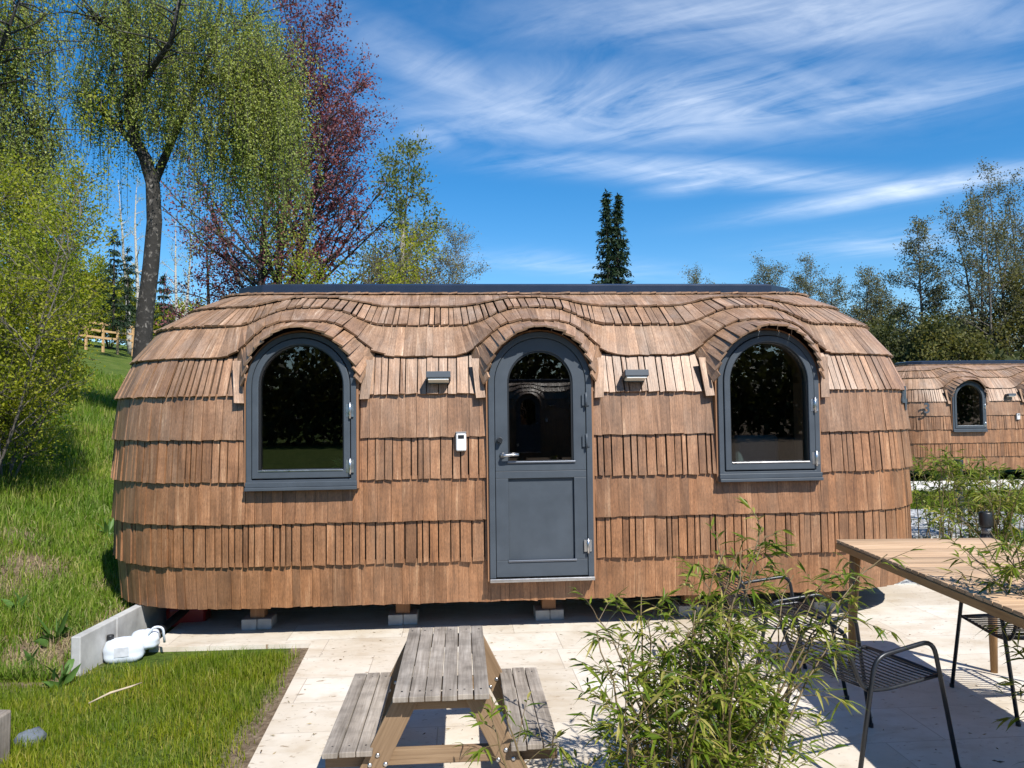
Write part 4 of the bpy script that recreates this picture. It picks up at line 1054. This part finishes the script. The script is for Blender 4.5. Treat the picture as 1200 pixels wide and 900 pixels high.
# hedge bushes beyond the fence
for i, (px, d, H, lab) in enumerate([(95, 60, 6.0, 'rounded green bush beyond the fence, nearest the left shrubs'), (128, 63, 5.6, 'green bush in the middle of the row beyond the fence'), (158, 66, 4.6, 'green bush beyond the fence, beside the large birch trunk'), (60, 58, 7.0, 'large green bush beyond the fence, mostly behind the left shrubs'), (205, 62, 4.2, 'green bush seen between the large birch trunk and the roof')]):
    tree('hedge_bush', lab, base_on(px, d), H, .1, stems=6, spread=.35, crown0=.08, nl=60, llen=lambda t, H=H: H * .38 * (1.2 - .6 * t), elev=lambda t: 26, subs=11, slen=1.0, leaves=20, lL=.20, lW=.14, leaf=M['shrubleaf'] if i != 3 else M['hedgeleaf'], brk=M['greybark'], scatter=.25, seed=70 + i, cat='shrub', group='bushes beyond the fence', twigs=False)
# fence on the hill
fe = empty('wooden_fence', (0, 0, 0), 0, 'light brown wooden post and rail fence on the hilltop at the left', 'fence')
fp = [(40, 366, 50), (60, 369, 51), (82, 372, 52), (101, 375, 53), (121, 378, 54), (138, 380, 55), (156, 382, 56), (174, 385, 57), (192, 388, 58)]
FP = [at(px, py, d) for px, py, d in fp]
for p in FP:
    mb = MB(); zb = min(p.z - 1.35, float(T(p.x, p.y))) - .1; mb.box((p.x, p.y, (p.z + zb) / 2), (.14, .14, p.z - zb)); mb.build('fence_post', M['fence'], fe)
for a, b in zip(FP[:-1], FP[1:]):
    for dz in (-.12, -.62, -1.1):
        mb = MB(); mb.beam(a + Vector((0, -.09, dz)), b + Vector((0, -.09, dz)), .045, .15); mb.build('rail', M['fence'], fe)
# lamp pole behind the roof
pp = at(472, 266, 23)
e = empty('lamp_pole', (pp.x, 23, 0), 0, 'thin grey pole with small lamp head behind the roof left of the bare willow', 'pole')
mb = MB(); mb.tube([(0, 0, 0), (0, 0, pp.z)], [.085, .06], 10); mb.build('pole', plain('pole_grey', (.2, .18, .16), .8, var=.2), e)
mb = MB(); mb.lathe([(.06, pp.z), (.13, pp.z + .04), (.13, pp.z + .14), (.05, pp.z + .2)], (0, 0, 0), 12); mb.build('lamp_head', M['frame'], e)
# trees on the right
RT = [(1078, 262, 42, 'alder', .30, 12, 3.0, 'slim grey green larch with level branches, left of the tall many stemmed tree'),
      (1145, 222, 40, 'multi', .34, 14, 3.0, 'tall many stemmed alder with thin open crown at the right edge'),
      (1186, 210, 44, 'multi', .32, 14, 3.2, 'tallest open crowned alder at the far right edge'),
      (1008, 318, 48, 'alder', .26, 10, 3.0, 'grey green larch showing just right of the cabin roof'),
      (982, 330, 52, 'alder', .26, 10, 3.2, 'smaller larch beside the cabin roof end, left of its taller neighbour'),
      (1040, 335, 50, 'alder', .26, 10, 3.0, 'low grey green larch between two taller larches right of the roof'),
      (928, 308, 58, 'multi', .26, 10, 3.0, 'distant alder top peeking above the right part of the roof'),
      (905, 313, 60, 'multi', .24, 10, 2.6, 'distant alder top at the end of the dark roof strip'),
      (810, 320, 60, 'multi', .24, 10, 2.4, 'small green treetop peeking over the roof above the right window'),
      (845, 328, 62, 'multi', .24, 10, 2.4, 'tiny treetop barely showing over the roof, right of another small one')]
for i, (px, py, d, kind, r, nl, L, lab) in enumerate(RT):
    top = at(px, py, d); H = top.z
    if kind == 'alder':
        tree('larch_tree', lab, (top.x, d, 0), H, .15, crown0=.12, nl=90, llen=lambda t, L=L: L * (1.05 - t) ** .8 + .25, elev=lambda t: 10 + 20 * t, subs=24, taper=True, slen=.8, leaves=13, lL=.125, lW=.065, leaf=M['alderleaf'], brk=M['greybark'], scatter=.12, seed=90 + i, group='trees beyond the cabins')
    else:
        tree('alder_tree', lab, (top.x, d, 0), H, .22, stems=4, spread=.085, crown0=.2, nl=120, llen=lambda t, L=L: L * (1.1 - t) ** .7 + .3, elev=lambda t: 32 + 15 * t, subs=14, slen=.85, leaves=9, lL=.12, lW=.065, leaf=M['alderleaf'], brk=M['greybark'], scatter=.14, seed=90 + i, group='trees beyond the cabins')
# broad green trees low at the right
for i, (px, py, d, L, lab) in enumerate([(1215, 300, 38, 3.4, 'broad round olive green tree cut by the right edge'), (1120, 398, 37, 3.2, 'low olive green tree behind the roof of the background cabin'), (1062, 392, 39, 3.0, 'low dark bush between the two cabins'), (1165, 372, 41, 3.6, 'broad olive green tree behind the many stemmed alders'), (1015, 388, 44, 3.0, 'low olive green tree directly behind the right end of the cabin'), (1100, 385, 46, 3.4, 'olive green tree further back between larch and alders')]):
    top = at(px, py, d)
    tree('broad_tree', lab, (top.x, d, 0), top.z * .97, .2, stems=4, spread=.3, crown0=.08, nl=90, llen=lambda t, L=L: L * (1.1 - t) ** .5, elev=lambda t: 25 + 30 * t, subs=11, slen=.9, leaves=14, lL=.17, lW=.11, leaf=M['hedgeleaf'] if i != 2 else M['backleaf'], brk=M['darkbark'], scatter=.25, seed=120 + i, group='low broad trees beyond the background cabin', twigs=False)
# undergrowth mass behind the second cabin
n = 42000
px = rng.uniform(2, 60, n); py = rng.uniform(33, 52, n); hz = 2.9 + .8 * wob(px * .35, py * .3, .7) + .012 * (px)
P = np.stack([px, py, np.clip(hz, .5, 9) * rng.uniform(0, 1, n) ** .55], 1)
o = leaf_mesh('undergrowth', P, rng.normal(size=(n, 3)), rng.uniform(.25, .5, n), rng.uniform(.16, .3, n), M['backleaf'], None, .15); tag(o, 'dark continuous undergrowth of the wood behind the background cabin', None, None, 'stuff')
# the wood behind the camera, mirrored in the panes
n = 60000
a = rng.uniform(-60, 60, n); dd = rng.uniform(0, 9, n); hz = 6.3 + 2.4 * wob(a * .3, dd, .6)
P = np.stack([a, -36 - dd, np.maximum(hz, 3) * rng.uniform(0, 1, n) ** .7], 1)
o = leaf_mesh('woodland', P, rng.normal(size=(n, 3)), rng.uniform(.35, .75, n), rng.uniform(.25, .5, n), M['backleaf'], None, .15); tag(o, 'wood edge mirrored in the window panes', None, None, 'stuff')

# ------------------------------------------------------------------ bamboo
def bamboo(label, base, canes, seed, leafL=.085, nb=10, lv=6, density=1.0):
    """canes: list of (dx,dy tip offset, height, bow)"""
    rg = np.random.default_rng(seed); e = empty('bamboo_clump', base, 0, label, 'bamboo', 'bamboo clumps round the patio')
    mb = MB(); LP, LD = [], []
    for (bx, by, tx, ty, h) in canes:
        p0 = np.array([bx, by, -.03]); n = 9; pts = []
        for k in range(n + 1):
            t = k / n; pts.append(p0 + np.array([tx * t ** 1.8, ty * t ** 1.8, h * (t - .10 * t ** 3)]) + rg.normal(size=3) * .008 * (k > 0))
        pts = np.array(pts); mb.tube([tuple(p) for p in pts], [.0065 * (1 - .8 * k / n) + .0012 for k in range(n + 1)], 7)
        for k in range(int(nb * h / 1.2)):
            t = rg.uniform(.12, 1) ; q = interp(pts, t); a = rg.uniform(0, 6.28); L = rg.uniform(.12, .34) * (1.1 - .5 * t)
            br = polyline(q, (math.cos(a) + tx * .5, math.sin(a) + ty * .5, rg.uniform(.3, 1.1)), L, 4, .12, -.06, rg)
            mb.tube([tuple(v) for v in br], [.0022, .002, .0017, .0014, .001], 4, False)
            m = max(3, int(rg.poisson(lv) * density))
            for j in range(m):
                tt = rg.uniform(.3, 1.0); b2 = interp(br, tt); i = min(int(tt * 4), 3); bd = unit(br[i + 1] - br[i])
                LP.append(b2); LD.append(bd * .8 + rg.normal(size=3) * np.array([.55, .55, .35]) + np.array([0, 0, -.12]))
            for j in range(2): LP.append(br[-1]); LD.append(unit(br[-1] - br[-2]) + rg.normal(size=3) * .3)
    mb.build('cane', M['cane'], e)
    n = len(LP)
    long_leaves('foliage', np.array(LP), np.array(LD), leafL * rg.uniform(.6, 1.25, n), leafL * .14 * rg.uniform(.75, 1.25, n), M['bamboo'], e, .28)
    return e
rg = np.random.default_rng(77); canes = []
for k in range(32):
    a = rg.uniform(-.48, .5); canes.append((a * .5 + .04, rg.uniform(-.25, .25), a * .28 + rg.normal() * .08, rg.normal() * .15, rg.uniform(.70, 1.12)))
canes += [(.12, .1, .42, .3, 1.42), (.05, 0, .2, .1, 1.35), (.3, .1, .85, .35, 1.25), (.2, .1, .32, .2, 1.38), (.4, .1, .62, .3, 1.2), (.4, 0, .5, .3, 1.0), (.38, .1, .5, .35, 1.15), (.15, .05, .25, .2, 1.3), (.34, .2, .40, .35, 1.12), (.36, .25, .48, .4, 1.0), (.1, .1, .3, .25, 1.3)]
bamboo('large leafy bamboo clump in the foreground between the picnic table and the chairs', (.66, 3.32, 0), canes, 5, .088, 18, 7)
rg = np.random.default_rng(78)
bamboo('small bamboo shoots in front of the right bench of the picnic table', (.06, 3.18, 0), [(.0, 0, -.1, .1, .66), (.06, .02, .04, .0, .58), (.1, -.04, .15, .0, .5), (-.05, 0, -.12, .05, .62), (.16, 0, .1, .05, .42)], 6, .085, 9, 5)
bamboo('bamboo sprays overhanging the dining table top from the right edge', (2.62, 3.55, 0), [(0, 0, -.34, .15, 1.38), (.05, .1, -.38, .3, 1.25), (.1, .2, -.3, .4, 1.35), (0, 0, -.28, .1, 1.32), (.1, .1, -.2, .2, 1.42), (.0, .1, -.12, .1, 1.22), (.12, 0, -.05, .1, 1.5), (-.05, .1, -.2, .15, 1.12), (.1, -.1, -.25, .0, 1.2), (.15, .05, -.1, .1, 1.3)], 7, .09, 15, 8)
def thicket(label, base, n, w, dpt, h, seed, leafL, lv=6):
    rg = np.random.default_rng(seed)
    return bamboo(label, base, [(rg.uniform(-w, w), rg.uniform(-dpt, dpt), rg.normal() * .18, rg.normal() * .18, h * rg.uniform(.7, 1.1)) for _ in range(n)], seed, leafL, 12, lv)
thicket('bamboo thicket around the bollard lamp behind the dining table', (5.25, 7.7, 0), 46, .65, .45, 1.3, 11, .10, 8)
thicket('bamboo plants beside the gravel in front of the background cabin', (7.6, 10.6, 0), 30, 1.6, .5, 1.35, 12, .15)
thicket('yellowish bamboo at the right end of the cabin by the gravel', (5.55, 10.2, 0), 9, .25, .3, 1.35, 13, .13)
bamboo('low bamboo at the cabin wall right of the door', (1.42, 5.55, 0), [(rg.uniform(-.5, .5), rg.uniform(-.1, .2), rg.normal() * .1, 0, rg.uniform(.28, .5)) for _ in range(7)], 14, .085, 8, 4)

# leaf litter and crumbs on the paving
n = 900
lx = np.concatenate([rng.uniform(-1.5, 4.5, 350), .8 + rng.normal(size=350) * .55, rng.uniform(-1.75, -1.3, 50)])
ly = np.concatenate([rng.uniform(2.6, 6.6, 350), 3.6 + rng.normal(size=350) * .6, rng.uniform(3.0, 6.1, 50)])
ok = in_patio(lx, ly, -.02); lx, ly = lx[ok], ly[ok]; n = len(lx)
P = np.stack([lx, ly, rng.uniform(.004, .012, n)], 1); a = rng.uniform(0, 6.28, n); D = np.stack([np.cos(a), np.sin(a), rng.normal(size=n) * .15], 1)
o = leaf_mesh('leaf_litter', P, D, rng.uniform(.008, .045, n), rng.uniform(.004, .010, n), foliage('dry_litter', [(.10, .065, .035), (.22, .16, .09), (.34, .28, .17)], .1, .8), None, .2); tag(o, 'dry leaf crumbs scattered over the stone paving', None, None, 'stuff')
# ------------------------------------------------------------------ sky, sun
SUN = Vector((.47, -.76, 1.0)).normalized()
elv = math.asin(SUN.z); rot = math.atan2(SUN.x, SUN.y)
w = bpy.data.worlds.new('World'); sc.world = w; w.use_nodes = True
N, L = w.node_tree.nodes, w.node_tree.links
bg = N['Background']; bg.inputs[1].default_value = .099
sky = N.new('ShaderNodeTexSky'); sky.sky_type = 'NISHITA'; sky.sun_disc = False; sky.sun_elevation = elv; sky.sun_rotation = rot
sky.altitude = 400; sky.air_density = 1.0; sky.dust_density = .3; sky.ozone_density = 2.5
hs = N.new('ShaderNodeHueSaturation'); hs.inputs['Saturation'].default_value = 1.42; hs.inputs['Value'].default_value = 1.0; L.new(sky.outputs[0], hs.inputs['Color'])
tc = N.new('ShaderNodeTexCoord'); sp = N.new('ShaderNodeSeparateXYZ'); L.new(tc.outputs['Generated'], sp.inputs[0])
def math_(op, a, b=None, c=None):
    m = N.new('ShaderNodeMath'); m.operation = op
    for k, x in enumerate((a, b, c)):
        if x is None: continue
        if isinstance(x, (int, float)): m.inputs[k].default_value = x
        else: L.new(x, m.inputs[k])
    return m.outputs[0]
zc = math_('MAXIMUM', sp.outputs[2], .03)
cx, cy = math_('DIVIDE', sp.outputs[0], zc), math_('DIVIDE', sp.outputs[1], zc)    # point on the cirrus layer
cmb = N.new('ShaderNodeCombineXYZ'); L.new(cx, cmb.inputs[0]); L.new(cy, cmb.inputs[1])
def blob(x0, y0, sx, sy, ang, amp):
    c, s = math.cos(ang), math.sin(ang)
    dx, dy = math_('SUBTRACT', cx, x0), math_('SUBTRACT', cy, y0)
    u = math_('DIVIDE', math_('ADD', math_('MULTIPLY', dx, c), math_('MULTIPLY', dy, s)), sx)
    v = math_('DIVIDE', math_('SUBTRACT', math_('MULTIPLY', dy, c), math_('MULTIPLY', dx, s)), sy)
    q = math_('ADD', math_('MULTIPLY', u, u), math_('MULTIPLY', v, v))
    return math_('MULTIPLY', math_('EXPONENT', math_('MULTIPLY', q, -1)), amp)
def cl_px(px, py):
    v = at(px, py, 1) - Vector((0, 0, EYE)); return v.x / v.z, v.y / v.z
def band(p, q, width, amp):
    a, b = cl_px(*p), cl_px(*q); m = ((a[0] + b[0]) / 2, (a[1] + b[1]) / 2)
    return blob(m[0], m[1], max(.1, math.hypot(b[0] - a[0], b[1] - a[1]) * .62), width, math.atan2(b[1] - a[1], b[0] - a[0]), amp)
mask = None
for b_ in (band((560, 130), (1000, 120), .32, .95), band((430, 40), (640, 150), .13, .55), band((700, 20), (1200, 20), .22, .75), band((640, 190), (1000, 215), .16, .75),
           band((940, 245), (1200, 200), .18, 1.0), band((480, 160), (530, 155), .16, .55), band((900, 150), (1200, 90), .2, .6), band((780, 222), (860, 208), .12, .8), band((960, 290), (1180, 275), .35, .45), band((540, 300), (760, 320), .3, .35)):
    mask = b_ if mask is None else math_('MAXIMUM', mask, b_)
mp1 = mapping(N, L, mapping(N, L, cmb.outputs[0], (1, 1, 1), (0, 0, R(34))).outputs[0], (1.0, 2.3, 1))
wn = noise(N, L, mp1.outputs[0], 1.5, 10, .6, 1.5)
mp2 = mapping(N, L, mapping(N, L, cmb.outputs[0], (1, 1, 1), (0, 0, R(-35))).outputs[0], (.8, 1.9, 1), (0, 0, 0), (3.1, 1.7, 0)); wn2 = noise(N, L, mp2.outputs[0], 1.0, 6, .6, .6)
dens = math_('MULTIPLY', math_('SUBTRACT', math_('ADD', math_('MULTIPLY', wn.outputs[0], .62), math_('MULTIPLY', wn2.outputs[0], .55)), .39), 2.0)
dens = math_('MINIMUM', math_('MAXIMUM', math_('MULTIPLY', dens, mask), 0), .66)
cloudc = mix(N, L, hs.outputs[0], (7.6, 8.1, 8.8), dens)
L.new(cloudc, bg.inputs[0])
sd_ = bpy.data.lights.new('sun', 'SUN'); sd_.energy = 4.6; sd_.angle = R(.53); sd_.color = (1, .955, .88)
so_ = bpy.data.objects.new('sun', sd_); COL.objects.link(so_); so_.rotation_euler = SUN.to_track_quat('Z', 'Y').to_euler(); so_.location = (10, -16, 22)

sc.render.engine = 'CYCLES'
sc.view_settings.view_transform = 'Standard'; sc.view_settings.look = 'None'; sc.view_settings.gamma = 1; sc.view_settings.use_curve_mapping = False
sc.view_settings.exposure = 0.72
cy_ = sc.cycles
cy_.max_bounces = 8; cy_.diffuse_bounces = 3; cy_.glossy_bounces = 4; cy_.transmission_bounces = 4; cy_.transparent_max_bounces = 12
cy_.use_denoising = True; cy_.caustics_reflective = False; cy_.caustics_refractive = False
